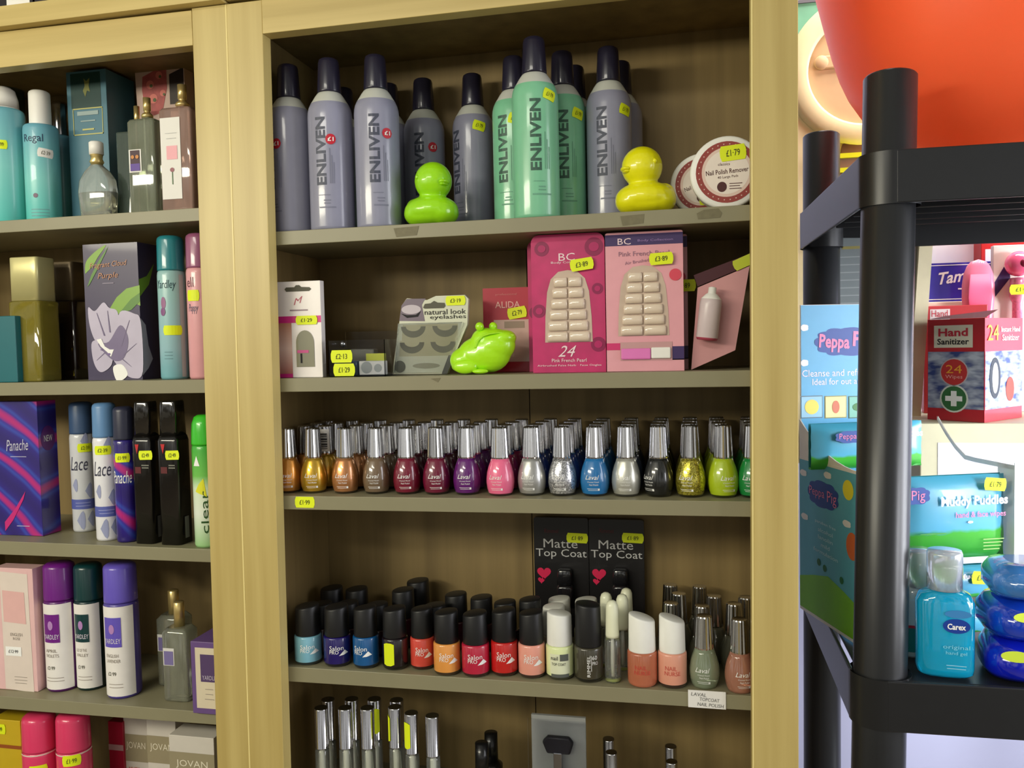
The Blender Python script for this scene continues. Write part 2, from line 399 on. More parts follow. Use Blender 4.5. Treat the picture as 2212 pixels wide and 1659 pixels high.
rail(cabR, eS(1.9) + .0015, eR2(1.9), lambda x: cz_b(x) + .003, lambda x: cz_t(x) + .002, FY-.012, BK, 'cornice')
# small pale block on the back board, scuffs and labels on shelf edges
b0, b1 = at(1097, 83, BK), at(1150, 68, BK)
M().box(b0.x, b1.x, BK-.012, BK, b0.z, b1.z, mat((196, 178, 140), .5)).build('mounting_block', cabR, bevel=.001)
def on_edge(px, py, Y=SF): p = at(px, py, Y); return p.x, p.z
SMUDGE = mat((112, 106, 80), .6, var=.2, scale=200, name='glue_residue')
for k, pts in enumerate([[(1340,467),(1392,462),(1390,482),(1345,488)], [(1505,461),(1520,453),(1552,450),(1560,460),(1556,470),(1508,474)], [(850,493),(905,488),(900,508),(856,512)], [(930,818),(952,816),(946,826)]]):
    m = M(); e = .0003
    m.poly([on_edge(*p) for p in pts], flat(SF+.0005), SMUDGE); m.build('adhesive_mark', SO['R2' if k == 3 else 'R1'])
def edge_tag(root, px, py, w, h, txt):
    k = .87/F_*1.04; x, z = on_edge(px, py); m = M(); m.tag(flat(SF+.0005), x, z, w*k, h*k, txt, mp2=flat(SF+.0005, .0007)); return m.build('price_sticker', root)
edge_tag(SO['R3'], 658, 1085, 48, 25, '£1·99')
x, z = on_edge(1527, 1511); kk = .815/F_
m = M(); m.box(x-42*kk, x+42*kk, SF-.0006, SF+.0004, z-20*kk, z+20*kk, WHITEP)
for t, dx, dz, w in (('LAVAL', -18, 11, 34), ('TOPCOAT', 6, 0, 44), ('NAIL POLISH', 8, -12, 58)): m.text(t, flat(SF-.0006), x+dx*kk, z+dz*kk, w*kk, 8*kk, mat((110,110,110), .7), -.04, .1)
m.build('handwritten_label', SO['R4'])['label'] = 'white handwritten card label on the shelf edge'

# room shell
FLOORZ = 0
WY = 1.62
M().box(-2.5, 3.2, WY, WY+.1, 0, 2.9, mat((176, 178, 205), .7, var=.02, scale=4, name='lilac_wall_paint')).build('wall_back')['kind'] = 'structure'
M().box(-2.5, 3.2, -2.5, WY+.1, -.1, 0, wood((120, 105, 85), (140, 125, 100), 3, 3, .6, 'vinyl_floor')).build('floor')['kind'] = 'structure'

def locate(key, px, ytop, Y):
    yb = ytop + 200
    for _ in range(5):
        p = at(px, (ytop+yb)/2, Y); z0 = SH[key][0](p.x); yb = proj((p.x, Y, z0))[1]
    t = at(px, ytop, Y); k = proj((p.x, Y, (z0+t.z)/2))[2]/F_
    return Vector((p.x, Y, z0 + .0003)), t.z - z0, k

# ---------------- bottles, cans, boxes -------------

LAV = mat((146, 147, 168), .28, coat=.3, sub=.25, name='lavender_liquid'); GRN = mat((128, 196, 158), .28, coat=.3, sub=.25, name='green_liquid')
NECKM = mat((196, 198, 190), .35, sub=.2, name='milky_plastic')
CAPD = mat((34, 32, 50), .3, coat=.3, name='dark_cap'); TXTD = mat((70, 74, 92), .5, name='grey_print'); TXTG = mat((58, 92, 78), .5, name='green_print')
FAINT = mat((120, 122, 142), .5, name='faint_print'); FAINTG = mat((104, 160, 134), .5, name='faint_green_print')
RED1 = mat((190, 30, 50), .5, name='red_sticker')
_l, HB, _k = locate('R1', 1157, 83, SF + .03)
RB = .0252
def remover(px, dY, label, green=False, turn=0.0, tag=None, red=None, key='R1', group='nail polish remover bottles on the top shelf'):
    loc, _, k = locate(key, px, 130, SF + dY)
    H = HB; t = thing('remover_bottle', label, 'bottle', loc, 0, group)
    pf = [(.93,0),(.99,.006),(1,.02),(1,.66),(.985,.685),(.94,.71),(.86,.733),(.765,.752),(.66,.775),(.55,.795),(.5,.80)]
    prof = [(r*RB, z*H) for r, z in pf]; body = GRN if green else LAV
    m = M(); m.lathe(prof, [body]*6 + [NECKM]*4, 40)
    mp = prof_map(prof, .0003, 0); ft = FAINTG if green else FAINT; tx = TXTG if green else TXTD
    m.text('ENLIVEN', mp, turn, H*.445, H*.385, .0118, tx, math.pi/2, 0, .03)
    small_print(m, mp, turn + .0105, H*.52, .0, 0, 1, ft)
    m.patch(mp, turn+.0098, turn+.0106, H*.26, H*.46, ft, 1, 6); m.patch(mp, turn+.0120, turn+.0128, H*.26, H*.42, ft, 1, 6); m.patch(mp, turn+.0142, turn+.0148, H*.26, H*.38, ft, 1, 6)
    small_print(m, mp, turn+.003, H*.195, .016, 1, .003, ft); small_print(m, mp, turn+.006, H*.165, .010, 2, .0032, ft, .0013); small_print(m, mp, turn+.006, H*.125, .022, 1, .003, ft, .0016)
    m.build('bottle_body', t)
    c = M(); c.lathe([(.0133,.80*H),(.0135,.81*H),(.0118,.975*H),(.0108,.992*H),(.0085,H),(.0001,H)], CAPD, 32); c.build('cap', t)
    if tag:
        q = M(); q.tag(prof_map(prof, .0006), tag[0], tag[1]*H, .0155, .0115, '£1·79', tag[2], mp2=prof_map(prof, .0011)); q.build('price_label', t)['label'] = 'yellow price label'
    if red:
        q = M(); q.round_tag(prof_map(prof, .0006), prof_map(prof, .0011), red[0], red[1]*H, .0058, '£1', RED1); q.build('price_sticker', t)['label'] = 'round red one pound sticker'
remover(627, .036, 'lavender remover bottle at the far left of the top shelf, partly behind the post', turn=-.014, red=(-.0043, .515))
remover(715, .030, 'lavender remover bottle with red round sticker, second along the top shelf', turn=-.0012, red=(.0103, .51))
remover(815, .034, 'lavender remover bottle with its big lettering centred and red sticker at the right', turn=.006, red=(.0205, .53))
remover(917, .128, 'shadowed lavender remover bottle standing behind the green duck', turn=.0015, red=(.018, .55))
remover(1023, .128, 'shadowed lavender remover bottle with a tilted yellow label, right of the green duck', turn=-.018, tag=(.0136, .655, -.25))
remover(1112, .082, 'green remover bottle half hidden behind the front green one, on its left', green=True, turn=-.0093, tag=(.006, .61, -.3))
remover(1157, .030, 'green remover bottle standing in front, tallest in the row', green=True, turn=.0047, tag=(.0212, .66, -.3))
remover(1217, .082, 'green remover bottle behind and to the right of the front green one', green=True, turn=.0038, tag=(.022, .62, -.25))
remover(1316, .082, 'lavender remover bottle behind the yellow duck', turn=-.0058, tag=(.022, .62, -.25))
for px, w in ((745, 'second'), (842, 'third')): remover(px, .134, 'rear remover bottle with only its dark cap showing behind the %s lavender bottle' % w)
remover(1243, .134, 'rear remover bottle with its cap peeping out right of the green bottles', green=True)
remover(1342, .134, 'rear remover bottle with its cap peeping out behind the bottle by the yellow duck')

# ducks and frog
def duck(px, ytop, w, dY, label, c, s):
    loc, H, k = locate('R1', px, ytop, SF + dY); t = thing('toy_duck', label, 'duck', loc, -.1*s)
    W = w*k/2; mt = mat(c, .32, coat=.6, var=.03, scale=300, name='duck_plastic'); m = M()
    m.ball((-.0*W*s, 0, H*.25), (W*.98, W*.78, H*.24), mt); m.ball((-W*.05*s, 0, H*.155), (W*.90, W*.7, H*.15), mt)
    m.ball((W*.40, 0, H*.205), (W*.58, W*.66, H*.20), mt); m.ball((-W*.40, 0, H*.205), (W*.58, W*.66, H*.20), mt); m.ball((0, 0, H*.34), (W*.70, W*.56, H*.15), mt)
    m.ball((W*.06*s, 0, H*.46), (W*.46, W*.44, H*.14), mt)
    m.ball((W*.10*s, 0, H*.70), (W*.66, W*.64, H*.30), mt)
    m.ball((-W*.55*s, 0, H*.33), (W*.38, W*.3, H*.13), mt)
    m.build('body', t, remesh=.0012)
    b = M(); b.ball((W*.62*s, -W*.26, H*.655), (W*.18, W*.30, H*.045), mt); b.ball((W*.60*s, -W*.26, H*.62), (W*.14, W*.24, H*.03), mt); b.build('beak', t)
    e = M(); e.ball((W*.02*s - W*.30*s, -W*.50, H*.74), (W*.075, W*.06, H*.035), mt); e.build('eye', t)
    e = M(); e.ball((W*.42*s, -W*.36, H*.74), (W*.075, W*.06, H*.035), mt); e.build('eye', t)
duck(931, 351, 124, .034, 'lime green plastic duck on the top shelf, facing right', (158, 226, 20), 1)
duck(1394, 317, 134, .036, 'yellow plastic duck on the top shelf, facing left', (236, 232, 12), -1)
loc, H, k = locate('R2', 1043, 697, SF + .030)
t = thing('toy_frog', 'lime green plastic frog in front of the eyelash packs', 'frog', loc, 0)
W = 148*k/2; fm = mat((176, 240, 30), .3, coat=.6, var=.03, scale=300, name='frog_plastic'); m = M()
m.ball((-W*.56, 0, H*.27), (W*.44, W*.40, H*.255), fm); m.ball((-W*.45, 0, H*.14), (W*.50, W*.46, H*.13), fm)
m.ball((-W*.10, 0, H*.37), (W*.66, W*.44, H*.355), fm); m.ball((W*.18, 0, H*.44), (W*.68, W*.46, H*.42), fm); m.ball((W*.36, 0, H*.55), (W*.62, W*.46, H*.33), fm); m.ball((W*.62, 0, H*.69), (W*.39, W*.40, H*.16), fm)
m.ball((W*.08, 0, H*.66), (W*.42, W*.40, H*.24), fm)
m.build('body', t, remesh=.0012)
for a, b in ((-.02, -.25), (.30, .1)): q = M(); q.ball((W*a, W*b, H*.915), (W*.125, W*.13, H*.088), fm); q.build('eye', t)
q = M(); pts = [(-.12, .52), (-.05, .64), (.1, .73), (.3, .77), (.55, .79), (.80, .77), (.95, .73)]
for (a, b), (c, d) in zip(pts, pts[1:]):
    for i in range(8): f = i/8; x_ = a+(c-a)*f; q.ball((W*x_, -W*(.405 - max(0, x_-.35)*.42), H*(b+(d-b)*f)), (W*.05, W*.05, H*.018), fm, 8, 6)
q.build('mouth', t)
q = M(); q.ball((-W*.45, -W*.34, H*.15), (W*.36, W*.14, H*.14), fm); q.ball((W*.0, -W*.36, H*.055), (W*.24, W*.12, H*.05), fm); q.build('leg', t)

# pad jars on their edge
def pad_jar(px, py, r, dY, label, rot, tag):
    Y = SF + dY; p = at(px, py, Y); k = proj(p)[2]/F_; R = r*k; z = SH['R1'][0](p.x)
    t = thing('pad_jar', label, 'jar', (p.x, Y, z + R + .0004), 0, 'nail polish remover pad jars', tilt=(0, rot, 0))
    m = M(); m.lathe([(R*.9, .004), (R*.95, .006), (R*.95, .026), (R*.9, .030), (R*.3, .0305), (.0001, .0305)], WHITE, 48, ax='y'); m.build('jar_body', t)
    m = M(); m.lathe([(.0001, -.004), (R*.3, -.0045), (R*.93, -.0045), (R*.985, -.0035), (R, -.001), (R, .006), (R*.9, .007)], WHITE, 56, ax='y')
    mp = flat(-.0045, .0003); m.disc(mp, 0, 0, R*.84, R*.84, mat((150, 62, 56), .5, name='maroon_print'), 40); m.disc(flat(-.0045, .0005), 0, 0, R*.68, R*.68, mat((226, 200, 188), .5, name='cream_print'), 40)
    m.disc(flat(-.0045, .0006), 0, 0, R*.60, R*.60, mat((238, 226, 216), .5, name='cream_print'), 40)
    a = flat(-.0045, .0008); dk = mat((80, 40, 40), .6, name='brown_ink')
    m.text('classics', a, -R*.08, R*.22, R*.32, R*.08, dk, 0, .2); m.text('Nail Polish Remover', a, 0, R*.02, R*1.14, R*.13, dk, .06, 0, .01); m.text('40 Large Pads', a, R*.02, -R*.14, R*.55, R*.09, dk, .06)
    m.disc(a, -R*.14, -R*.40, R*.13, R*.14, dk); m.patch(a, R*.06, R*.40, -R*.33, -R*.31, dk, 2); m.patch(a, R*.06, R*.34, -R*.40, -R*.38, dk, 2); m.patch(a, R*.06, R*.38, -R*.47, -R*.45, dk, 2)
    for i in range(30):
        q = 2*math.pi*i/30; m.patch(a, R*.76*math.cos(q)-.0006, R*.76*math.cos(q)+.0006, R*.76*math.sin(q)-.0006, R*.76*math.sin(q)+.0006, mat((220, 180, 170), .6, name='cream_print'), 1)
    m.build('lid', t)
    q = M(); q.tag(flat(-.0045, .0011), *tag[:2], .026, .0155, tag[2], tag[3], mp2=flat(-.0045, .0015)); q.build('price_label', t)['label'] = 'yellow price label'
pad_jar(1516, 386, 67, .066, 'rear round pad jar on its edge, mostly covered by the front jar', -.25, (.006, -.018, '£2·79', -.4))
pad_jar(1570, 368, 78, .026, 'front white round pad jar on its edge with maroon ring and yellow label', 0, (.006, .019, '£1·79', .08))

# ---- shelf R2: cards and packs
def box_thing(name, label, cat, key, px, ytop, w, dY, depth, mt, rz=0, group=None, H=None, bevel=.0006, tilt=None, part='carton'):
    loc, h, k = locate(key, px, ytop, SF + dY - depth/2); H = H or h; W = w*k/2; loc = loc + Vector((0, depth/2, 0))
    t = thing(name, label, cat, loc, rz, group, tilt=tilt)
    m = M(); m.box(-W, W, -depth/2, depth/2, 0, H, mt)
    return t, m, W, H, k, depth/2
MAG = mat((205, 40, 130), .4, name='magenta_print')
t, m, W, H, k, D = box_thing('nail_care_box', 'white hanging carton with magenta bands and an arched window, against the left post', 'box', 'R2', 647, 608, 102, .020, .010, mat((240, 234, 232), .35, name='white_carton'))
f = flat(-D); f2 = flat(-D, .0006)
hk = mat((86, 84, 70), .6, name='dark_slot')
m.poly([(W*-.62, H*.92), (W*-.55, H*.895), (W*.5, H*.895), (W*.6, H*.915), (W*.52, H*.935), (W*.15, H*.94), (W*.06, H*.96), (-W*.1, H*.96), (-W*.17, H*.94), (-W*.55, H*.94)], f, hk)
m.text('M', f, -W*.02, H*.80, W*.5, H*.06, mat((190, 90, 110), .5), .3, .5); small_print(m, f, 0, H*.70, W*1.0, 1, .01, mat((150, 130, 140), .5), .0016)
m.patch(f, -W, W, H*.57, H*.64, MAG, 2); m.patch(f, -W, -W*.36, 0, H*.57, grad([(0, (170, 90, 80)), (H*.3, (226, 196, 186)), (H*.57, (186, 128, 104))]), 2); m.patch(f2, -W, -W*.36, 0, H*.04, MAG, 2)
n = 14; arch = [(W*.78, H*.11), (W*.78, H*.36)] + [(W*.21+W*.57*math.cos(math.pi*i/n), H*.36+H*.13*math.sin(math.pi*i/n)) for i in range(1, n)] + [(-W*.36+W*.0, H*.36), (-W*.36, H*.11)]
arch = [(x*.72 + W*.09, z) for x, z in arch]
m.poly(arch, f2, mat((138, 136, 112), .15, coat=.8, name='window_film')); m.patch(flat(-D, .0009), -W*.12, W*.40, H*.255, H*.285, mat((200, 80, 140), .5), 2); m.patch(flat(-D, .0009), W*.02, W*.10, H*.15, H*.25, INKB, 2)
m.build('carton', t, bevel=.0004)
q = M(); q.tag(flat(-D, .0011), W*.35, H*.595, 50*k, 19*k, '£1·29', mp2=flat(-D, .0015)); q.build('price_label', t)['label'] = 'yellow price label'

t, m, W, H, k, D = box_thing('clear_plastic_box', 'low clear plastic box of small packets with two yellow price labels', 'box', 'R2', 770, 735, 130, .036, .05, PLAST)
m = M()
th = .0006
m.box(-W, W, -D, -D+th, 0, H, PLAST).box(-W, W, D-th, D, 0, H*1.25, PLAST).box(-W, -W+th, -D, D, 0, H, PLAST).box(W-th, W, -D, D, 0, H, PLAST)
m.build('box_wall', t)
M().box(-W+th, W-th, -D+th, D-th, 0, .001, mat((70, 74, 90), .5)).build('box_base', t)
q = M(); q.box(-W*.85, -W*.05, -D*.8, -D*.1, .0015, H*.42, mat((70, 90, 120), .4)).build('blue_packet', t)
q = M(); q.box(W*.0, W*.9, -D*.75, -D*.35, .0015, H*.42, WHITEP); q.disc(flat(-D*.75), W*.28, H*.24, W*.2, W*.2, mat((150, 155, 155), .4)); q.disc(flat(-D*.75), W*.68, H*.22, W*.14, W*.14, mat((160, 165, 165), .4)); q.build('white_packet', t, bevel=.001)
q = M(); q.box(-W*.6, W*.3, D*.1, D*.7, .0015, H*.75, mat((120, 118, 110), .3, coat=.5)); q.build('grey_packet', t, bevel=.002)
q = M(); q.ball((-W*.85, D*.2, H*.9), (W*.12, W*.12, W*.12), CHROME2); q.build('silver_ball', t)
q = M(); q.box(W*.1, W*.75, -D*.2, -D*.0, .0015, H*.62, mat((200, 205, 60), .4)); q.build('yellow_packet', t)
for zz, tx, dx in ((.56, '£2·13', -.52), (.19, '£1·29', -.44)):
    q = M(); q.tag(flat(-D, .0008), W*dx, H*zz, 50*k, 27*k, tx, mp2=flat(-D, .0013)); q.build('price_label', t)['label'] = 'yellow price label'

def lash_pack(px, dY, label, front):
    loc, H, k = locate('R2', px, 634, SF + dY); t = thing('eyelash_pack', label, 'eyelashes', loc, 0, 'eyelash packs')
    G = mat((206, 208, 186), .4, name='pale_card'); m = M(); a = lambda x, y: ((x - px)*k, (805 - y)*k)
    out = [a(842, 804), a(967, 804), a(1014, 700), a(1018, 645), a(1010, 637), a(945, 637), a(925, 645), a(880, 640), a(868, 655), a(862, 690)]
    m.prism(out, -.003, .003, G)
    f = flat(-.003); f2 = flat(-.003, .0006)
    m.poly([a(862, 688), a(920, 690), a(914, 655), a(922, 642), a(880, 641), a(868, 655)], f, mat((110, 96, 112), .4, name='purple_print'))
    m.disc(f2, *a(890, 664), 22*k, 10*k, mat((190, 180, 190), .4)); m.poly([a(866, 672), a(880, 682), a(905, 680), a(912, 668), a(900, 676), a(880, 676)], f2, INKB)
    m.poly([a(917, 661), a(921, 653), a(934, 652), a(942, 647), a(950, 651), a(965, 652), a(967, 659), a(963, 663), a(920, 663)], f2, hk)
    m.text('natural look', f2, *a(966, 671), 92*k, 11*k, INKB); m.text('eyelashes', f2, *a(972, 683), 80*k, 11*k, INKB)
    win = mat((176, 172, 140), .3, coat=.6, name='window_film'); lash = mat((112, 112, 98), .6, name='lash_hair')
    for wy, x0, x1 in ((697, 867, 994), (731, 860, 988)):
        m.poly([a(x0, wy+34), a(x1-2, wy+34), a(x1, wy), a(x0+3, wy)], f, win)
    for cx, cy in ((894, 701), (965, 701), (890, 735), (960, 735)):
        n = 12; outer = [(cx+28*math.cos(math.pi*i/n), cy+24*math.sin(math.pi*i/n)) for i in range(n+1)]; inner = [(cx+17*math.cos(math.pi*i/n), cy+10*math.sin(math.pi*i/n)) for i in range(n, -1, -1)]
        m.poly([a(*p) for p in (outer+inner)][::-1], f2, lash)
    m.disc(f2, *a(861, 787), 13*k, 13*k, mat((96, 98, 86), .5)); m.disc(f2, *a(921, 786), 31*k, 6*k, mat((150, 150, 130), .3))
    m.poly([a(955, 804), a(967, 804), a(985, 764), a(972, 764)], f2, mat((70, 72, 66), .5))
    m.build('backing_card', t)
    m = M(); m.prism([a(850, 800), a(963, 800), a(1004, 694), a(862, 694)], -.008, -.0032, PLAST); m.build('blister', t)
    q = M(); q.tag(flat(-.003, .0009), *a(990, 648), 44*k, 20*k, '£3·19', mp2=flat(-.003, .0013)); q.build('price_label', t)['label'] = 'yellow price label'
lash_pack(955, .052, 'rear eyelash pack sticking out behind the right of the front one', False)
lash_pack(930, .040, 'front eyelash pack with two pairs of lashes, left of the green frog', True)

REDB = mat((176, 26, 52), .4, coat=.3, name='red_print')
t, m, W, H, k, D = box_thing('nail_card', 'red carded nail pack standing behind the frog', 'nail pack', 'R2', 1095, 622, 104, .085, .010, REDB)
f = flat(-D); f2 = flat(-D, .0006)
m.text('ALIDA', f, W*.05, H*.80, W*1.05, H*.075, mat((230, 180, 170), .5), 0, 0, 0); m.text('professional', f, 0, H*.92, W*.9, H*.03, mat((210, 120, 120), .5))
m.patch(f, -W*.55, W*.95, H*.12, H*.62, mat((202, 170, 158), .3, coat=.5), 2); m.patch(f2, -W*.1, W*.75, H*.52, H*.60, mat((150, 130, 110), .4), 2)
for i in range(5): m.patch(f2, -W*.35, W*.3, H*(.18+.06*i), H*(.22+.06*i), mat((214, 190, 176), .3), 2)
m.build('carton', t)
q = M(); q.tag(flat(-D, .0011), W*.45, H*.70, 42*k, 24*k, '£2·79', .15, mp2=flat(-D, .0015)); q.build('price_label', t)['label'] = 'yellow price label'

NAIL = mat((226, 208, 188), .15, coat=1, sub=.1, name='pearl_nail'); FILM = mat((200, 178, 160), .25, coat=.5, name='blister_tray')
def rounded(W, H, r, n=5, z0=0):
    p = [(-W, z0), (W, z0)]
    p += [(W-r+r*math.cos(math.pi/2*i/n), H-r+r*math.sin(math.pi/2*i/n)) for i in range(n+1)]
    p += [(-W+r-r*math.sin(math.pi/2*i/n), H-r+r*math.cos(math.pi/2*i/n)) for i in range(n+1)]
    return p
def nails(t, W, H, D, x0, x1, zb, zt, cx=0):
    n = 10; m = M(); wb = (x1-x0)/2; wt = wb*.72
    side_r = [(cx+wb, zb), (cx+wb*.97, zb+(zt-zb)*.35), (cx+wb*.88, zb+(zt-zb)*.7), (cx+wb*.72, zb+(zt-zb)*.88), (cx+wb*.4, zt-(zt-zb)*.02), (cx, zt)]
    side_l = [(2*cx-x, z) for x, z in side_r[-2::-1]]
    m.poly(side_r + side_l, flat(-D, .0004), FILM); wo = m.build('window', t)
    for r in range(6):
        z = zb + (zt-zb)*(.075 + .152*r); s = (1 - .07*r); ww = wb*.43*s; hh = (zt-zb)*.066
        for q in (-1, 1):
            a = M(); xc = cx + q*wb*.46*s
            a.loft([(z-hh, ww, .0016, xc, -D-.0012), (z-hh*.3, ww, .003, xc, -D-.0014), (z+hh*.7, ww, .0028, xc, -D-.0014), (z+hh, ww*.92, .0014, xc, -D-.0012)], NAIL, 16, 3)
            a.build('false_nail', wo)
def nail_box(px, ytop, w, dY, label, kind, tag, group):
    base = mat((190, 34, 100), .35, coat=.4, var=.25, scale=55, name='rose_print') if kind == 'm' else mat((226, 160, 170), .38, coat=.3, name='pink_print')
    loc, H, k = locate('R2', px, ytop, SF + dY); W = w*k/2; D = .009; t = thing('false_nail_box', label, 'nail box', loc, 0, group)
    m = M(); m.prism(rounded(W, H, W*.22 if kind == 'm' else W*.06), -D, D, base); f = flat(-D); f2 = flat(-D, .0007)
    pk = mat((240, 214, 220), .5)
    if kind == 'm':
        m.text('BC', f, -W*.02, H*.835, W*.44, H*.055, pk); m.text('Body Collection', f, 0, H*.795, W*.9, H*.02, pk)
        for cx, cz, r in ((-.7, .9, .2), (.72, .9, .25), (.8, .2, .2), (-.8, .45, .18), (.8, .6, .15)):
            m.disc(f, W*cx, H*cz, W*r, W*r, mat((140, 24, 78), .4)); m.disc(f2, W*cx, H*cz, W*r*.55, W*r*.5, mat((176, 30, 96), .4))
        m.text('24', f2, -W*.05, H*.155, W*.5, H*.08, pk, 0, .4); m.text('Pink French Pearl', f2, 0, H*.088, W*.95, H*.025, pk); m.text('Airbrushed False Nails · Faux Ongles', f2, 0, H*.05, W*1.75, H*.017, pk)
        m.build('carton', t, bevel=.0005); nails(t, W, H, D, -W*.65, W*.65, H*.22, H*.74)
    else:
        nv = mat((62, 44, 96), .4, name='navy_print'); m.patch(f, -W, W, H*.905, H*.985, nv, 2); m.text('BC', f2, -W*.5, H*.935, W*.34, H*.045, pk); m.text('Body Collection', f2, W*.3, H*.935, W*.9, H*.02, mat((160, 130, 190), .5))
        tx = mat((150, 110, 130), .5); m.text('Pink French Pearl', f2, W*.0, H*.845, W*1.3, H*.033, tx); m.text('Air Brushed &', f2, -W*.12, H*.79, W*.75, H*.022, tx, .12)
        m.disc(f2, W*.8, H*.685, W*.155, W*.155, mat((214, 70, 90), .5)); m.patch(f, -W, -W*.64, H*.155, H*.205, mat((206, 50, 110), .4), 2); m.patch(f, W*.64, W, H*.08, H*.175, nv, 2); m.patch(f, -W*.2, W, H*.078, H*.085, INKB, 2)
        m.patch(f2, -W*.64, W*.7, H*.078, H*.21, mat((196, 150, 150), .2, coat=.6), 2)
        m.build('carton', t, bevel=.0005); nails(t, W, H, D, -W*.66, W*.66, H*.255, H*.76, cx=-W*.03)
        g = M(); g.box(-W*.62, W*.15, -D-.0035, -D-.0006, H*.085, H*.165, mat((226, 120, 190), .3, coat=.5)); gt = g.build('glue_tube', t, bevel=.0015)
        g = M(); g.box(W*.16, W*.66, -D-.0035, -D-.0006, H*.09, H*.17, WHITE); g.build('tube_cap', gt, bevel=.0012)
    if tag: q = M(); q.tag(flat(-D, .0042), W*tag[0], H*tag[1], 50*k, 25*k, '£3·89', tag[2], mp2=flat(-D, .0047)); q.build('price_label', t)['label'] = 'yellow price label'
nail_box(1222, 518, 158, .070, 'rear magenta false nail box, only its left edge showing', 'm', None, 'magenta false nail boxes')
nail_box(1230, 508, 158, .032, 'magenta rose patterned false nail box with yellow price label', 'm', (.4, .775, .12), 'magenta false nail boxes')
nail_box(1404, 512, 160, .070, 'rear pale pink false nail box, only its right edge showing', 'p', (.9, .62, 0), 'pale pink false nail boxes')
nail_box(1393, 503, 164, .030, 'pale pink false nail box with dark purple top band and glue tube', 'p', (.45, .80, .04), 'pale pink false nail boxes')
# leaning pink card with glue bottle
pk = mat((206, 150, 152), .45, name='pink_card')
z2 = SH['R2'][0](at(1530, 805, SF+.04).x)
q = [at(1493, 799, SF+.035), at(1588, 757, SF+.035), at(1619, 575, SF+.035), at(1507, 622, SF+.035)]
o = Vector((q[0].x, SF+.035, z2 + .0004)); t = thing('nail_card', 'bare pink nail card with a small glue bottle, by the right post', 'nail pack', o, .0)
P4 = [((p.x-o.x), (p.z-o.z)) for p in q]; dz = min(p[1] for p in P4); P4 = [(x, z-dz) for x, z in P4]
m = M(); m.prism(P4, -.002, .002, pk); m.build('card', t)
m = M(); m.prism([(P4[3][0], P4[3][1]+.001), (P4[2][0], P4[2][1]+.001), (P4[2][0]+.002, P4[2][1]+.013), (P4[3][0]-.004, P4[3][1]+.013)], -.003, .012, mat((70, 24, 34), .5)); m.build('card_flap', t)
m = M(); m.tag(flat(-.003, .0005), P4[2][0]-.006, P4[2][1]+.004, .022, .011, '', .4, m=mat((190, 200, 50), .5)); m.build('price_label', t)['label'] = 'yellow price label'
k = .85/F_; gx, gz = (1534-1493)*k*.99, (799-680)*k
m = M(); m.lathe([(.0001, -.026), (.010, -.0255), (.0112, -.023), (.0112, .008), (.0112, .012), (.0105, .017), (.006, .022), (.0042, .023), (.004, .029), (.0001, .030)], [mat((170, 70, 90), .4)]*2 + [mat((206, 190, 192), .3)]*3 + [WHITE]*4, 24)
g = m.build('glue_bottle', t); g.location = (gx, -.014, gz); g.rotation_euler = (0, .12, 0)
# ---------------- crystal nail polish bottles -------------
PH, PB = .0745, .0400
PP = [(.80,0),(.86,.06),(.95,.18),(1,.34),(.995,.45),(.94,.62),(.83,.78),(.70,.91),(.62,1.0)]
PR = .0157
pprof = [(r*PR, z*PB) for r, z in PP]
BASEG = mat((46, 38, 34), .08, coat=1, name='thick_glass_base')
CAPCH = mat((214, 214, 216), .12, 1, var=.1, scale=500, name='fluted_chrome')
def polish_body(c, kind='gloss', txt=True, clear=False):
    if kind == 'glitter': b = glitter(*c)
    elif kind == 'metal': b = mat(c, .32, .65, coat=1, var=.05, name='metallic_polish')
    elif clear: b = mat(c, .06, trans=.55, coat=.8, var=0, name='clear_polish')
    else: b = mat(c, .3, coat=1, name='gloss_polish')
    m = M(); p = [(.0001, 0)] + pprof + [(.0001, PB)]
    dark = tuple(int(v*.28) for v in (c if kind != 'glitter' else c[0]))
    bs = mat(dark, .08, coat=1, name='thick_glass_base') if not clear else b
    m.lathe(p, [bs]*2 + [b]*(len(p)-3), 32)
    if txt:
        mp = prof_map(pprof, .0003); m.text('Laval', mp, -.0022, PB*.52, .0155, .0048, WINK, 0, .35)
        m.text('Crystal Finish', mp, -.001, PB*.39, .0125, .0018, WINK, 0, .2); m.text('Nail Polish', mp, -.0005, PB*.32, .0100, .0018, WINK, 0, .2)
        m.patch(mp, -.008, .006, PB*.205, PB*.215, WINK, 4); m.patch(mp, -.007, .0065, PB*.165, PB*.175, WINK, 4); m.patch(mp, .0042, .0062, PB*.16, PB*.22, WINK, 1)
    return m
def polish_cap(): return M().lathe([(.0001, PB), (.0098, PB), (.0101, PB+.0015), (.0084, PH-.0012), (.0078, PH), (.0050, PH-.0004), (.0001, PH-.0006)], CAPCH, 36, flute=.06)
def polish(key, px, dY, label, c, kind='gloss', txt=True, group=None, turn=0.0, clear=False, loc=None, ytop=None):
    if loc is None: loc, h, k = locate(key, px, ytop or 900, SF + dY)
    t = thing('nail_polish', label, 'nail polish', loc, turn, group)
    kk = ('pb', c, kind, txt, clear); polish_body(c, kind, txt, clear).build('bottle_body', t, key=kk) if kk not in _cache else M().build('bottle_body', t, key=kk)
    M_ = polish_cap() if 'pc' not in _cache else M(); M_.build('cap', t, key='pc')
    return t
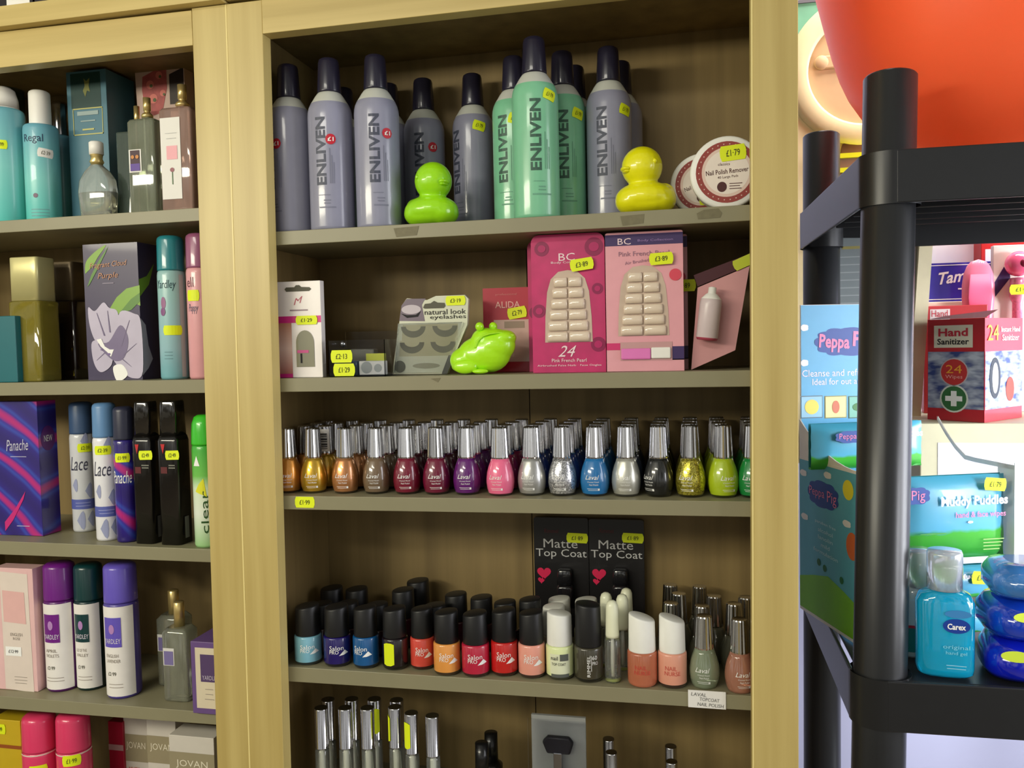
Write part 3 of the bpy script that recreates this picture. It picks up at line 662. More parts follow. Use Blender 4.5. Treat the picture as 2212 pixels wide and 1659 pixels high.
ROW = [(622, (236,160,70), 'metal', 'orange gold', 'partly hidden by the left post'), (677, (206,164,50), 'metal', 'yellow gold', ''), (745, (196,134,84), 'metal', 'copper', ''),
       (812, (112,92,70), 'gloss', 'taupe brown', ''), (878, (116,14,44), 'gloss', 'deep wine red', 'beside the taupe one'), (942, (110,14,50), 'gloss', 'deep burgundy', 'left of the purple one'),
       (1008, (96,24,110), 'gloss', 'purple', ''), (1080, (240,110,150), 'gloss', 'candy pink', ''), (1148, (186,186,184), 'metal', 'plain silver', 'right of the pink one'),
       (1214, ((120,122,126),(250,250,255)), 'glitter', 'silver glitter', ''), (1284, (26,112,176), 'gloss', 'bright blue', ''), (1352, (206,206,196), 'metal', 'pearl white', ''),
       (1422, (18,20,20), 'gloss', 'black', ''), (1491, ((120,110,20),(240,230,90)), 'glitter', 'gold glitter', ''), (1562, (170,194,30), 'gloss', 'lime green', ''), (1627, (20,130,60), 'gloss', 'emerald green', 'partly hidden by the right post')]
for i, (px, c, kd, nm, ex) in enumerate(ROW):
    px2 = px + (3 if i == 7 else 0)
    loc, h, k = locate('R3', px, 905, SF + .0300 - (.004 if i == 7 else 0))
    turn = phi(px) + random.uniform(-.28, -.02)
    if i in (12,): turn -= .5
    if i == 14: turn += .6
    polish('R3', px, .03, 'front row %s nail polish with fluted silver cap%s' % (nm, (', ' + ex) if ex else ''), c, kd, True, 'crystal nail polishes', turn, loc=loc)
    for r in (1, 2, 3):
        if i in (3, 5) and r == 3: pass
        cc, kk = c, kd
        if i == 7 and r > 0: cc = (150, 20, 80)
        if i == 8 and r > 0: cc, kk = (40, 60, 130), 'gloss'
        if i == 9 and r > 0: cc, kk = (40, 70, 150), 'gloss'
        if i == 11 and r > 0: cc, kk = (60, 70, 90), 'gloss'
        if i in (4, 5): cc = (70, 12, 34)
        l2 = loc + Vector((random.uniform(-.0012, .0012) + (.006 if (i < 9 and r == 3) else 0) - (.004 if i in (14,) else 0), .0335*r, 0))
        if l2.x < XI0 + .016: l2.x = XI0 + .018
        l2.z = SH['R3'][0](l2.x) + .0003
        t = polish('R3', px, .03, 'silver capped nail polish in the %s row behind the front %s one' % (('second', 'third', 'back')[r-1], nm), cc, kk, False, 'crystal nail polishes', 0, loc=l2)
        if i == 1 and r in (1,):
            q = M(); mp = prof_map([(.0102, PB), (.0086, PH)], .0004)
            q.patch(mp, -.009, .009, PB+.004, PH-.004, WHITEP, 8); mp = prof_map([(.0102, PB), (.0086, PH)], .0007)
            for j in range(9): q.patch(mp, -.004, .006, PB+.007+j*.0021, PB+.0078+j*.0021+(j%3)*.0004, INKB, 4)
            q.build('barcode_label', t)['label'] = 'white barcode label'

# ---------------- shelf R4 -------------
def salon(px, ytop, yjoin, ybase, wpx, dY, label, c, brand='salon', capc=None, slant=.12, turn=0.0, clear=False, txt=WINK, extra=None, key='R4', group=None, capm=None):
    loc, H, k = locate(key, px, ytop, SF + dY); t = thing('nail_polish', label, 'nail polish', loc, turn + phi(px), group)
    R = wpx*k/2; zc = H*(ybase-yjoin)/(ybase-ytop)
    prof = [(.0001, 0), (R*.86, 0), (R*.97, zc*.05), (R, zc*.12), (R, zc*.94), (R*.96, zc*.985), (R*.8, zc), (.0001, zc)]
    dark = tuple(int(v*.25) for v in c); b = mat(c, .28, coat=1, name='gloss_polish') if not clear else mat(c, .08, trans=.5, coat=.8, var=0, name='clear_polish')
    bs = mat(dark, .06, coat=1, name='thick_glass_base') if not clear else b
    m = M(); m.lathe(prof, [bs, bs, bs, b, b, b, b], 36); mp = prof_map(prof[1:-1], .0003, 0, R)
    if brand == 'salon':
        m.text('Salon', mp, R*-.05, zc*.66, R*1.05, zc*.15, txt); m.text('PRO', mp, R*-.24, zc*.52, R*.68, zc*.12, txt)
        m.decal([(R*.12, zc*.40), (R*.45, zc*.41), (R*.86, zc*.46), (R*.56, zc*.58)], [(0, 1, 2, 3)], mp, WINK)
    elif brand == 'nail':
        m.text('NAIL', mp, -R*.1, zc*.6, R*.8, zc*.12, txt); m.text('NURSE', mp, 0, zc*.45, R*1.1, zc*.12, txt)
    elif brand == 'lot':
        m.patch(mp, -R*.75, R*.75, zc*.2, zc*.8, mat((222, 226, 196), .5), 8); mp2 = prof_map(prof[1:-1], .0007, 0, R)
        m.text('nail', mp2, -R*.4, zc*.68, R*.5, zc*.12, INKB); m.text('TOP COAT', mp2, -R*.1, zc*.5, R*1.0, zc*.08, INKB); m.patch(mp2, R*.0, R*.6, zc*.6, zc*.8, mat((90, 94, 90), .5), 4); m.patch(mp2, -R*.65, R*.65, zc*.1, zc*.2, mat((90, 94, 90), .5), 6)
    elif brand == 'rimmel':
        m.text('RIMMEL', mp, 0, zc*.5, zc*.62, R*.22, WINK, math.pi/2); m.patch(mp, R*.17, R*.2, zc*.35, zc*.8, WINK, 1); m.text('60', mp, R*.42, zc*.74, R*.35, zc*.12, WINK); m.text('PRO', mp, R*.45, zc*.58, R*.4, zc*.1, WINK)
    m.build('bottle_body', t)
    cm = capm or mat(capc or (24, 24, 25), .42, name='matte_cap')
    cr = R*.9; m = M(); cp = [(.0001, zc+.0001), (cr, zc+.0001), (cr*1.01, zc+.001), (cr*.97, H*.965), (cr*.93, H*.985), (cr*.85, H*.99), (.0001, H*.99)]
    m.lathe(cp, cm, 36, slant=slant); m.build('cap', t)
    if extra == 'tag':
        q = M(); q.tag(prof_map(prof[1:-1], .0007, 0, R), -R*.5, zc*.52, .026, .0125, '', math.pi/2, mp2=None); q.build('price_label', t)['label'] = 'fluorescent yellow price label'
    return t
g4 = 'short polishes with black slanted caps'
salon(665, 1306, 1373, 1438, 58, .020, 'pale blue nail polish with black cap, nearest the left post', (120, 176, 196), group=g4)
salon(728, 1308, 1374, 1441, 58, .020, 'dark navy nail polish with black cap', (26, 12, 96), group=g4)
salon(790, 1310, 1374, 1444, 56, .020, 'teal blue nail polish with black cap', (14, 84, 142), turn=-.4, group=g4)
salon(853, 1312, 1376, 1446, 56, .021, 'black nail polish with an upright fluorescent yellow label', (20, 8, 16), brand='', extra='tag', group=g4)
salon(912, 1312, 1378, 1449, 52, .026, 'coral nail polish with black cap, between the yellow labelled and the apricot one', (214, 74, 60), group=g4)
salon(965, 1319, 1388, 1459, 58, .015, 'apricot nail polish with black cap', (226, 152, 72), group=g4)
salon(1027, 1322, 1390, 1461, 60, .016, 'crimson pink nail polish with black cap', (184, 30, 62), group=g4)
salon(1089, 1315, 1383, 1457, 58, .023, 'bright red nail polish with black cap', (196, 30, 28), group=g4)
salon(1148, 1320, 1389, 1462, 58, .022, 'pale pink nail polish with black cap', (232, 158, 140), group=g4)
salon(1209, 1322, 1392, 1465, 60, .023, 'cream nail polish with white cap and printed label', (226, 236, 176), brand='lot', capc=(236, 236, 230), slant=-.12, group='white capped nail polishes')
salon(1271, 1302, 1395, 1471, 62, .021, 'dark olive nail polish with tall black cap', (62, 58, 44), brand='rimmel', slant=-.1, group=g4)
salon(1387, 1330, 1407, 1483, 64, .017, 'clear orange nail treatment with white slanted cap, the left of the pair', (232, 140, 104), brand='nail', capc=(240, 240, 234), slant=-.28, clear=True, txt=mat((200, 70, 60), .5), group='white capped nail polishes')
salon(1452, 1333, 1408, 1485, 62, .019, 'milky pink nail treatment with white slanted cap, the right of the pair', (224, 156, 132), brand='nail', capc=(240, 240, 234), slant=-.28, txt=mat((200, 80, 70), .5), group='white capped nail polishes')
def rearcap(px, ytop, dY, label, capc, c=(60, 20, 30), w=54, slant=.1, g='rear polishes on the fourth shelf'):
    salon(px, ytop, ytop+64, ytop+64+70, w, dY, label, c, brand='', capc=capc, slant=slant, group=g)
K = (24, 24, 25)
for px, yt, d, lb in ((696, 1302, .054, 'black capped polish just behind the pale blue and navy ones'), (752, 1300, .056, 'black capped polish just behind the navy and teal ones'),
                      (718, 1268, .098, 'black capped polish at the very back above the navy one'), (772, 1270, .098, 'black capped polish at the very back above the teal one'),
                      (815, 1303, .056, 'black capped polish in the second row, right of the teal one'),
                      (872, 1272, .086, 'black capped polish behind the yellow labelled one'), (904, 1252, .125, 'tallest standing black cap at the very back, behind the coral polish'),
                      (940, 1305, .054, 'black capped polish behind the coral and apricot ones'), (986, 1281, .090, 'black capped polish at the back behind the apricot one'),
                      (1041, 1288, .088, 'black capped polish at the back behind the crimson one'), (1092, 1298, .056, 'black capped polish behind the bright red one'), (1146, 1292, .060, 'black capped polish behind the pale pink one')):
    rearcap(px, yt, d, lb, K)
rearcap(1197, 1307, .055, 'white capped polish just behind the cream one', (222, 222, 214), (200, 200, 180), g='white capped nail polishes'); rearcap(1209, 1291, .090, 'white capped polish at the back, behind the cream one', (214, 214, 206), (200, 200, 180), g='white capped nail polishes')
rearcap(1267, 1293, .075, 'white capped polish behind the dark olive one', (214, 214, 206), (200, 200, 180), g='white capped nail polishes')
def slim(px, ytop, yj, yb, dY, label):
    loc, H, k = locate('R4', px, ytop, SF + dY); t = thing('cuticle_oil_bottle', label, 'bottle', loc, 0, 'slim clear bottles with white caps')
    R = .0086; zc = H*(yb-yj)/(yb-ytop)
    M().lathe([(.0001, 0), (R*.9, 0), (R, .002), (R, zc*.93), (R*.8, zc), (.0001, zc)], GLASS2, 28).build('bottle_body', t)
    M().lathe([(.0001, zc+.0002), (R*.84, zc+.0002), (R*.86, zc+.003), (R*.76, H*.93), (R*.6, H*.975), (R*.3, H*.997), (.0001, H)], mat((232, 234, 206), .3, coat=.3, name='ivory_cap'), 28).build('cap', t)
    M().lathe([(.0001, .006), (.0013, .006), (.0016, zc*.5), (.0012, zc*.98), (.0001, zc*.98)], WHITE, 10).build('brush', t)
    M().lathe([(.0001, .0012), (R*.86, .0012), (R*.86, .0035), (.0001, .0035)], mat((190, 200, 80), .15, coat=1), 20).build('liquid', t)
slim(1323, 1297, 1374, 1467, .018, 'slim clear bottle with ivory cap standing at the front')
slim(1310, 1280, 1352, 1440, .060, 'slim ivory capped bottle behind, at the left')
slim(1345, 1284, 1357, 1442, .052, 'slim ivory capped bottle right of and behind the front one')
slim(1354, 1271, 1344, 1430, .085, 'slim ivory capped bottle furthest back')
g5 = 'clear top coats with silver caps'
polish('R4', 1521, .022, 'clear greenish top coat bottle with silver cap, above the handwritten label', (176, 190, 160), txt=True, group=g5, clear=True, ytop=1312)
polish('R4', 1598, .016, 'clear pinkish top coat bottle with silver cap, against the right post', (214, 150, 124), txt=True, group=g5, clear=True, turn=.3, ytop=1320)
for px, d, lb in ((1450, .062, 'silver capped top coat just behind the pink treatment, at the left'), (1467, .098, 'silver capped top coat behind the pink treatment, middle of three'), (1449, .132, 'silver capped top coat furthest back, above the pink treatment'),
                  (1517, .056, 'silver capped top coat directly behind the greenish one'), (1543, .094, 'silver capped top coat behind and right of the greenish one'), (1512, .130, 'silver capped top coat furthest back, above the greenish one'),
                  (1586, .068, 'silver capped top coat behind the pinkish one'), (1612, .094, 'silver capped top coat in the corner by the right post')):
    polish('R4', px, d, lb, (150, 150, 128), txt=False, group=g5, clear=True, ytop=1290)
# matte top coat cards leaning on the back board
for i, (px, yt, lb) in enumerate(((1214, 1118, 'left black carded top coat with two pink hearts'), (1333, 1122, 'right black carded top coat with two pink hearts'))):
    loc, H, k = locate('R4', px, yt, BK - .012); H = min(H, .165); t = thing('top_coat_card', lb, 'nail pack', loc, 0, 'black top coat cards'); W = 118*k/2
    m = M(); m.prism(rounded(W, H*1.0, .003), -.003, .003, mat((18, 16, 18), .4, coat=.2)); f = flat(-.003); f2 = flat(-.003, .0006)
    gw = mat((196, 196, 196), .5, name='grey_ink'); z = lambda y: (proj(loc)[1]-y)*k
    m.text('Matte', f, -W*.02, z(1170 + 3*i), 74*k, 19*k, gw); m.text('Top Coat', f, 0, z(1193+3*i), 110*k, 22*k, gw)
    hp = mat((214, 30, 80), .5, name='pink_ink')
    for cx, cz, s in ((-38, 1235+3*i, 16), (-44, 1251+3*i, 8)):
        pts = [(16*math.sin(a)**3, 13*math.cos(a)-5*math.cos(2*a)-2*math.cos(3*a)-math.cos(4*a)) for a in [2*math.pi*j/24 for j in range(24)]]
        m.poly([(cx*k + x*s*k/16*.95, z(cz) + y*s*k/16*.95) for x, y in pts][::-1], f2, hp)
    m.text('Rimmel', f, -W*.35, z(1143), 30*k, 9*k, mat((90, 20, 26), .5))
    m.build('backing_card', t)
    q = M(); q.loft([(z(1300), 17*k, .006), (z(1262), 18*k, .007), (z(1255), 13*k, .006)], mat((30, 28, 32), .15, coat=1), 20, 3, c=(W*.15, -.0105)); q.loft([(z(1254), 17*k, .006), (z(1225), 15*k, .005), (z(1222), 12*k, .004)], mat((32, 32, 36), .2, coat=1), 20, 3, c=(W*.15, -.0105)); q.build('polish_bottle', t)
    q = M(); q.tag(flat(-.003, .0007), W*.6, z(1157), 46*k, 21*k, '£1·89', -.03, mp2=flat(-.003, .0012)); q.build('price_label', t)['label'] = 'yellow price label'

# ---------------- shelf R5 (bottom) -------------
def gloss(px, ytop, dY, label, tag=None, w=30):
    loc, H, k = locate('R5', px, ytop, SF + dY); t = thing('lip_gloss_tube', label, 'lip gloss', loc, 0, 'silver capped gloss tubes'); R = w*k/2; zc = H - 88*k
    M().lathe([(.0001, 0), (R*.95, 0), (R, .002), (R, zc*.97), (R*.8, zc), (.0001, zc)], GLASS2, 24).build('tube', t)
    M().lathe([(.0001, .012), (R*.5, .012), (R*.3, zc*.6), (R*.3, zc*.99), (.0001, zc*.99)], mat((226, 226, 214), .5), 12).build('wand', t)
    M().lathe([(R*.9, zc+.0001), (R, zc+.001), (R, zc+.0015), (R*.96, zc+.002), (R*.98, H-.001), (R*.93, H)], CHROME2, 28).lathe([(.0001, H-.0012), (R*.93, H-.001), (R*.9, H-.0005), (.0001, H-.0005)], mat((44, 34, 36), .4), 28).build('cap', t)
    if tag: q = M(); q.tag(cyl(R, .0005, tag), 0, H-.024, .030, .011, '', math.pi/2); q.build('price_label', t)['label'] = 'yellow price label'
for px, yt, d, lb, tg in ((697, 1529, .022, 'front gloss tube, leftmost by the post', None), (749, 1529, .022, 'front gloss tube, second from the left', None), (797, 1529, .022, 'front gloss tube, third from the left', None), (857, 1527, .020, 'front gloss tube, fourth from the left with a yellow edge label', -1.2),
                          (892, 1540, .010, 'gloss tube with a tall yellow label near the right of the cluster', -.6), (937, 1546, .008, 'front gloss tube standing alone at the right end', None),
                          (712, 1511, .052, 'rear gloss tube behind the leftmost one', None), (763, 1510, .052, 'rear gloss tube behind the second one', None), (812, 1510, .052, 'rear gloss tube with a yellow label behind the third one', .4), (860, 1512, .052, 'rear gloss tube behind the fourth one', None)):
    gloss(px, yt, d, lb, tg)
for px, yt, d, lb in ((1322, 1625, .030, 'mascara tube with silver top, the front one left of the bottom corner'), (1316, 1596, .070, 'mascara tube with silver top, behind its twin'), (1452, 1645, .030, 'mascara tube with silver top at the right, front'), (1450, 1612, .070, 'mascara tube with silver top at the right, rear')):
    gloss(px, yt, d, lb, None, 26)
for px, yt, d, lb in ((1042, 1605, .05, 'small black bottle in the shade of the bottom shelf, front'), (1062, 1583, .09, 'small black bottle in the shade of the bottom shelf, rear')):
    loc, H, k = locate('R5', px, yt, SF + d); t = thing('black_bottle', lb, 'bottle', loc); R = 24*k
    M().lathe([(.0001, 0), (R, 0), (R, H*.55), (R*.6, H*.6), (.0001, H*.6)], BLACK, 24).build('bottle_body', t); M().lathe([(.0001, H*.605), (R*.62, H*.605), (R*.58, H), (.0001, H)], BLACK, 24).build('cap', t)
t, m, W, H, k, D = box_thing('sharpener_pack', 'clear bagged grey card holding a small black purse, hanging card on the bottom shelf', 'pack', 'R5', 1208, 1548, 118, .05, .004, mat((150, 152, 150), .4))
f = flat(-D); m.build('backing_card', t); z = lambda y: H - (y-1548)*k
q = M(); q.prism([(-34*k, z(1600)), (-24*k, z(1625)), (26*k, z(1625)), (34*k, z(1600)), (24*k, z(1588)), (-22*k, z(1588))], -D-.008, -D-.0006, mat((26, 24, 34), .5)); q.build('purse', t, bevel=.002)
q = M(); q.box(-9*k, 9*k, -D-.010, -D-.0006, z(1700), z(1620), CHROME2); q.build('metal_clasp', t, bevel=.001)
q = M(); q.box(-W*1.06, W*1.06, -D-.013, -D-.0125, 0, H*1.01, PLAST); q.build('clear_bag', t)

# ---------------- left cabinet -------------
def cylcan(name, label, cat, key, px, ytop, w, dY, capf, body, capm, rcap=.86, domed=.012, group=None, band=None, deco=None, neck=True, base=None, capname='cap', turn=0.0):
    loc, H, k = locate(key, px, ytop, SF + dY); R = w*k/2; zc = H*(1-capf); t = thing(name, label, cat, loc, turn if turn else phi(px)*.85, group)
    p = [(.0001, 0), (R*.94, 0), (R, .003), (R, zc-.006), (R*.97, zc-.002), (R*.9, zc), (.0001, zc)]
    ms = [base or body]*3 + [body]*3
    m = M(); m.lathe(p, ms, 40)
    if deco: deco(m, R, zc, H, t, k)
    m.build('can_body', t)
    rc = R*rcap; d = domed; M().lathe([(.0001, zc+.0001), (rc, zc+.0001), (rc, zc+.002), (rc*.97, H-d), (rc*.92, H-d*.5), (rc*.75, H-d*.12), (rc*.5, H), (.0001, H)], capm, 40).build(capname, t)
    return t, R, zc, H, k
TEAL = lambda zc: grad([(0, (84, 196, 188)), (zc*.45, (128, 204, 200)), (zc, (100, 160, 184))], wav=.02)
def ctag(t, R, x, z, w=.017, h=.011, txt='£1·99', m=None, rot=0, R2=None):
    q = M(); q.tag(cyl(R2 or R, .0005), x, z, w, h, txt, rot, m=m, mp2=cyl(R2 or R, .001)); o = q.build('price_label', t); o['label'] = 'yellow price label' if m is None else 'white price label'
g = 'teal hair sprays on the top left shelf'
t, R, zc, H, k = cylcan('hair_spray', 'wide teal spray can with white domed cap at the left frame edge', 'spray can', 'L1', 12, 190, 82, .035, .165, TEAL(.18), WHITE, .78, .03, g)
ctag(t, R, -.002, H*.56)
def dec(m, R, zc, H, t, k):
    m.text('Regal', cyl(R), -R*.35, zc*.84, R*1.2, zc*.10, mat((40, 60, 90), .5)); m.disc(cyl(R), -R*.3, zc*.27, R*.14, R*.14, mat((110, 90, 110), .5)); small_print(m, cyl(R), -.002, zc*.13, R*1.1, 3, .004, mat((110, 140, 150), .5))
t, R, zc, H, k = cylcan('hair_spray', 'slim teal spray can with tall white cap and white price label', 'spray can', 'L1', 91, 197, 70, .045, .265, TEAL(.14), WHITE, .62, .004, g, deco=dec)
ctag(t, R, R*.35, zc*.70, .018, .011, '£2·39', m=WHITEP, rot=-.12)
t, R, zc, H, k = cylcan('hair_spray', 'third teal spray can with silver cap tucked behind the slim one', 'spray can', 'L1', 134, 220, 50, .105, .27, TEAL(.13), CHROME2, .72, .006, g)
t, R, zc, H, k = cylcan('round_tin', 'dark green domed tin in shadow behind the teal sprays', 'tin', 'L1', 22, 180, 66, .120, .05, mat((50, 64, 52), .4), mat((64, 70, 52), .4), 1, .02)
t, m, W, H, k, D = box_thing('perfume_box', 'tall blue green perfume carton with dark top panel and gold frame', 'box', 'L1', 192, 152, 98, .095, .055, mat((70, 116, 134), .4, name='blue_green_card'))
f = flat(-D); f2 = flat(-D, .0006)
m.patch(f, -W*.78, W*.72, H*.76, H*.985, mat((18, 60, 58), .4), 2); gd = mat((190, 186, 110), .4, name='gold_print')
for a in ((-.72, .78, .585, .592), (-.72, .78, .752, .759), (-.72, -.69, .585, .755), (.75, .78, .585, .755)): m.patch(f2, W*a[0], W*a[1], H*a[2], H*a[3], gd, 1)
small_print(m, f2, W*.03, H*.725, W*1.3, 1, .01, mat((150, 170, 170), .5), .005); small_print(m, f2, W*.03, H*.675, W*.9, 1, .01, mat((150, 170, 170), .5), .0015); small_print(m, f2, W*.03, H*.62, W*.8, 1, .01, gd, .002)
m.poly([(-W*.05, H*.83), (W*.05, H*.87), (W*.2, H*.86), (W*.14, H*.90), (W*.2, H*.95), (W*.02, H*.93), (-W*.1, H*.95), (-W*.06, H*.90), (-W*.16, H*.87)], f2, mat((120, 124, 60), .5))
m.build('carton', t, bevel=.0005)
# clear faceted perfume bottle
t_loc, H, k = locate('L1', 211, 307, SF + .034); t = thing('perfume_bottle', 'clear rounded perfume bottle half full with white cap', 'perfume', t_loc); R = 43*k
LIQ = mat((236, 226, 186), .03, trans=1, var=0, ior=1.33, name='pale_gold_liquid')
M().loft([(0, R*.84, R*.4), (.002, R*.9, R*.45), (H*.34, R*1.0, R*.5), (H*.5, R*.93, R*.45), (H*.62, R*.6, R*.38), (H*.68, R*.32, R*.3), (H*.70, R*.27, R*.27)], GLASS, 36, 3).build('bottle_body', t)
M().loft([(.004, R*.80, R*.36), (H*.34, R*.90, R*.42)], LIQ, 30, 3).build('liquid', t)
M().lathe([(.0001, H*.702), (R*.26, H*.702), (R*.34, H*.74), (R*.27, H*.78), (R*.3, H*.83), (.0001, H*.835)], GOLD, 24).build('spray_head', t)
M().lathe([(.0001, H*.836), (R*.34, H*.836), (R*.34, H*.985), (R*.28, H), (.0001, H)], WHITE, 24).build('cap', t)
t, m, W, H, k, D = box_thing('glass_box', 'thin clear glass flask in shadow between the carton and gold sprayers', 'perfume', 'L1', 268, 284, 34, .06, .03, mat((120, 136, 126), .05, trans=.7, var=0, name='greenish_glass'))
m.build('bottle_body', t, bevel=.002)
def tall(px, ytop, w, dY, label, glass, lab, neck=.17, d=.5):
    loc, H, k = locate('L1', px, ytop, SF + dY); t = thing('perfume_bottle', label, 'perfume', loc, 0, 'tall square perfume bottles with gold sprayers'); R = w*k/2; zb = H*(1-neck-.03)
    M().loft([(0, R*.96, R*.8), (.002, R, R*.85), (zb*.97, R, R*.85), (zb, R*.9, R*.75), (zb+.001, R*.3, R*.3), (zb+H*.03, R*.26, R*.26)], glass, 36, 9).build('bottle_body', t)
    M().lathe([(.0001, zb+H*.031), (R*.36, zb+H*.031), (R*.38, zb+H*.05), (R*.3, zb+H*.065), (R*.2, zb+H*.075), (R*.2, zb+H*.09), (R*.24, zb+H*.092), (R*.24, H), (.0001, H)], GOLD, 24).build('spray_head', t)
    M().lathe([(.0001, .006), (.0012, .006), (.0012, zb), (.0001, zb)], WHITE, 8).build('dip_tube', t)
    if lab: q = M(); lab(q, R, zb); q.build('front_label', t)
GG = mat((186, 194, 172), .05, trans=.72, coat=.5, var=0, name='green_tinted_glass'); PG = mat((206, 172, 160), .05, trans=.6, coat=.5, var=0, name='pink_tinted_glass')
def lab1(q, R, zb): f = flat(-R*.85, .0006); f2 = flat(-R*.85, .001); q.patch(f, -R*.85, R*.05, zb*.44, zb*.68, WHITEP, 1); q.patch(f2, -R*.74, -R*.05, zb*.455, zb*.67, mat((60, 24, 40), .5), 1); q.disc(flat(-R*.85, .0016), -R*.55, zb*.60, R*.12, R*.12, mat((200, 130, 60), .5)); q.disc(flat(-R*.85, .0016), -R*.22, zb*.60, R*.12, R*.12, mat((200, 130, 60), .5)); q.patch(flat(-R*.85, .0013), -R*.74, -R*.05, zb*.455, zb*.53, mat((90, 60, 150), .5), 1)
def lab2(q, R, zb): f = flat(-R*.85, .0006); f2 = flat(-R*.85, .001); q.patch(f, -R*.85, R*.35, zb*.12, zb*.90, WHITEP, 1); q.patch(f2, -R*.5, R*.15, zb*.5, zb*.63, mat((236, 170, 180), .5), 1); q.disc(f2, -R*.2, zb*.40, R*.13, R*.12, mat((150, 90, 100), .5)); q.patch(f2, -R*.22, -R*.16, zb*.26, zb*.38, mat((80, 110, 70), .5), 1); small_print(q, f2, -R*.2, zb*.75, R*.8, 2, .006, mat((190, 190, 190), .5))
tall(322, 212, 66, .034, 'tall clear green tinted bottle with gold sprayer and small square label', GG, lab1)
tall(300, 230, 50, .080, 'tall bottle with gold sprayer behind the green tinted one', GG, None, .2)
tall(398, 184, 78, .034, 'tall pink tinted bottle with gold sprayer and long white label, by the post', PG, lab2, .17)
# angled pink floral gift card box at the back of the top shelf
loc, H, k = locate('L1', 356, 125, SF + .112); t = thing('gift_box', 'tilted pink and cream floral gift box behind the gold sprayers', 'box', loc, 0)
z = lambda y: (proj(loc)[1]-y)*k; x_ = lambda x: (x-356)*k
m = M(); m.prism([(x_(312), 0), (x_(420), 0), (x_(420), z(110)), (x_(302), z(156))], -.01, .01, mat((206, 178, 166), .5, name='cream_pink_card')); f = flat(-.01); f2 = flat(-.01, .0006); fl = mat((176, 84, 84), .5, var=.4, scale=120, name='floral_print')
m.poly([(x_(325), z(260)), (x_(365), z(250)), (x_(378), z(200)), (x_(378), z(150)), (x_(320), z(172)), (x_(318), z(200))], f, fl)
for a, b, r in ((338, 190, 9), (360, 172, 8), (345, 220, 10), (368, 210, 7)): m.disc(f2, x_(a), z(b), r*k, r*k, mat((216, 120, 110), .5)); m.disc(flat(-.01, .001), x_(a+3), z(b+3), r*k*.4, r*k*.4, mat((90, 100, 60), .5))
m.poly([(x_(384), z(235)), (x_(418), z(235)), (x_(418), z(160)), (x_(384), z(172))], f, mat((48, 36, 30), .5)); m.text('W', f2, x_(402), z(128), 22*k, 22*k, mat((100, 90, 70), .5), .3)
m.build('carton', t)

# L2
t, m, W, H, k, D = box_thing('soap_box', 'low deep teal box at the left frame edge, under the teal sprays', 'box', 'L2', 12, 683, 54, .03, .05, mat((0, 96, 104), .4, coat=.3)); m.build('carton', t, bevel=.0008)
def square_bottle(px, ytop, w, dY, capf, label, glass, capm, liq=None, sy=.8):
    loc, H, k = locate('L2', px, ytop, SF + dY); R = w*k/2; zc = H*(1-capf); t = thing('cologne_bottle', label, 'perfume', loc, 0, 'square cologne bottles')
    M().loft([(0, R*.97, R*sy*.97), (.002, R, R*sy), (zc-.002, R, R*sy), (zc, R*.9, R*sy*.9)], glass, 36, 9).build('bottle_body', t)
    if liq: M().loft([(.008, R*.86, R*sy*.84), (zc*.93, R*.86, R*sy*.84)], liq, 36, 9).build('liquid', t)
    M().loft([(zc+.0002, R*.9, R*sy*.9), (H-.001, R*.9, R*sy*.9), (H, R*.87, R*sy*.87)], capm, 36, 8).build('cap', t); return t, R, zc, H
t, R, zc, H = square_bottle(75, 558, 78, .032, .35, 'square amber yellow cologne bottle with pale gold block cap', mat((178, 164, 66), .05, trans=.62, coat=.6, var=0, name='amber_glass'), mat((206, 198, 140), .35, .35, name='pale_gold_cap'), mat((150, 140, 40), .1, trans=.6, coat=1, var=.1, name='amber_liquid'))
q = M(); q.patch(flat(-R*.8, .0006), -R*.95, -R*.5, zc*.55, zc*.62, mat((220, 210, 180), .4), 1); q.text('mm', flat(-R*.8, .0006), -R*.7, zc*.3, R*.4, zc*.03, WINK); q.build('front_label', t)
t, R, zc, H = square_bottle(150, 568, 72, .085, .33, 'square dark brown cologne bottle with bronze cap, in shadow', mat((30, 20, 16), .08, coat=1, name='dark_brown_glass'), mat((110, 96, 74), .35, .5, name='bronze_cap'))
PUR = mat((62, 54, 84), .38, coat=.15, name='dusky_purple_print')
t, m, W, H, k, D = box_thing('perfume_box', 'purple perfume carton printed with a big pale orchid and green leaves', 'box', 'L2', 243, 526, 134, .048, .038, PUR)
f = flat(-D); P = lambda x, y: ((x-243)*k, H - (y-524)*k); LG = mat((126, 166, 60), .4, name='leaf_print'); PE = mat((186, 178, 200), .4, coat=.1, var=.12, scale=40, name='petal_print'); PD = mat((116, 104, 138), .4, coat=.1, var=.1, name='petal_centre_print')
m.poly(smooth([P(180,585), P(183,562), P(200,545), P(225,530), P(234,529), P(215,550), P(200,570), P(186,582)]), f, LG); m.poly([P(184,615), P(195,590), P(215,560), P(240,530), P(232,545), P(210,580), P(190,610)], flat(-D,.0005), mat((86, 130, 50), .4))
m.poly([P(236,665), P(255,640), P(280,622), P(312,616), P(312,660), P(290,650), P(258,676)], f, LG); m.poly([P(258,676), P(290,645), P(312,632), P(312,650), P(290,668)], flat(-D,.0005), mat((86, 130, 50), .4))
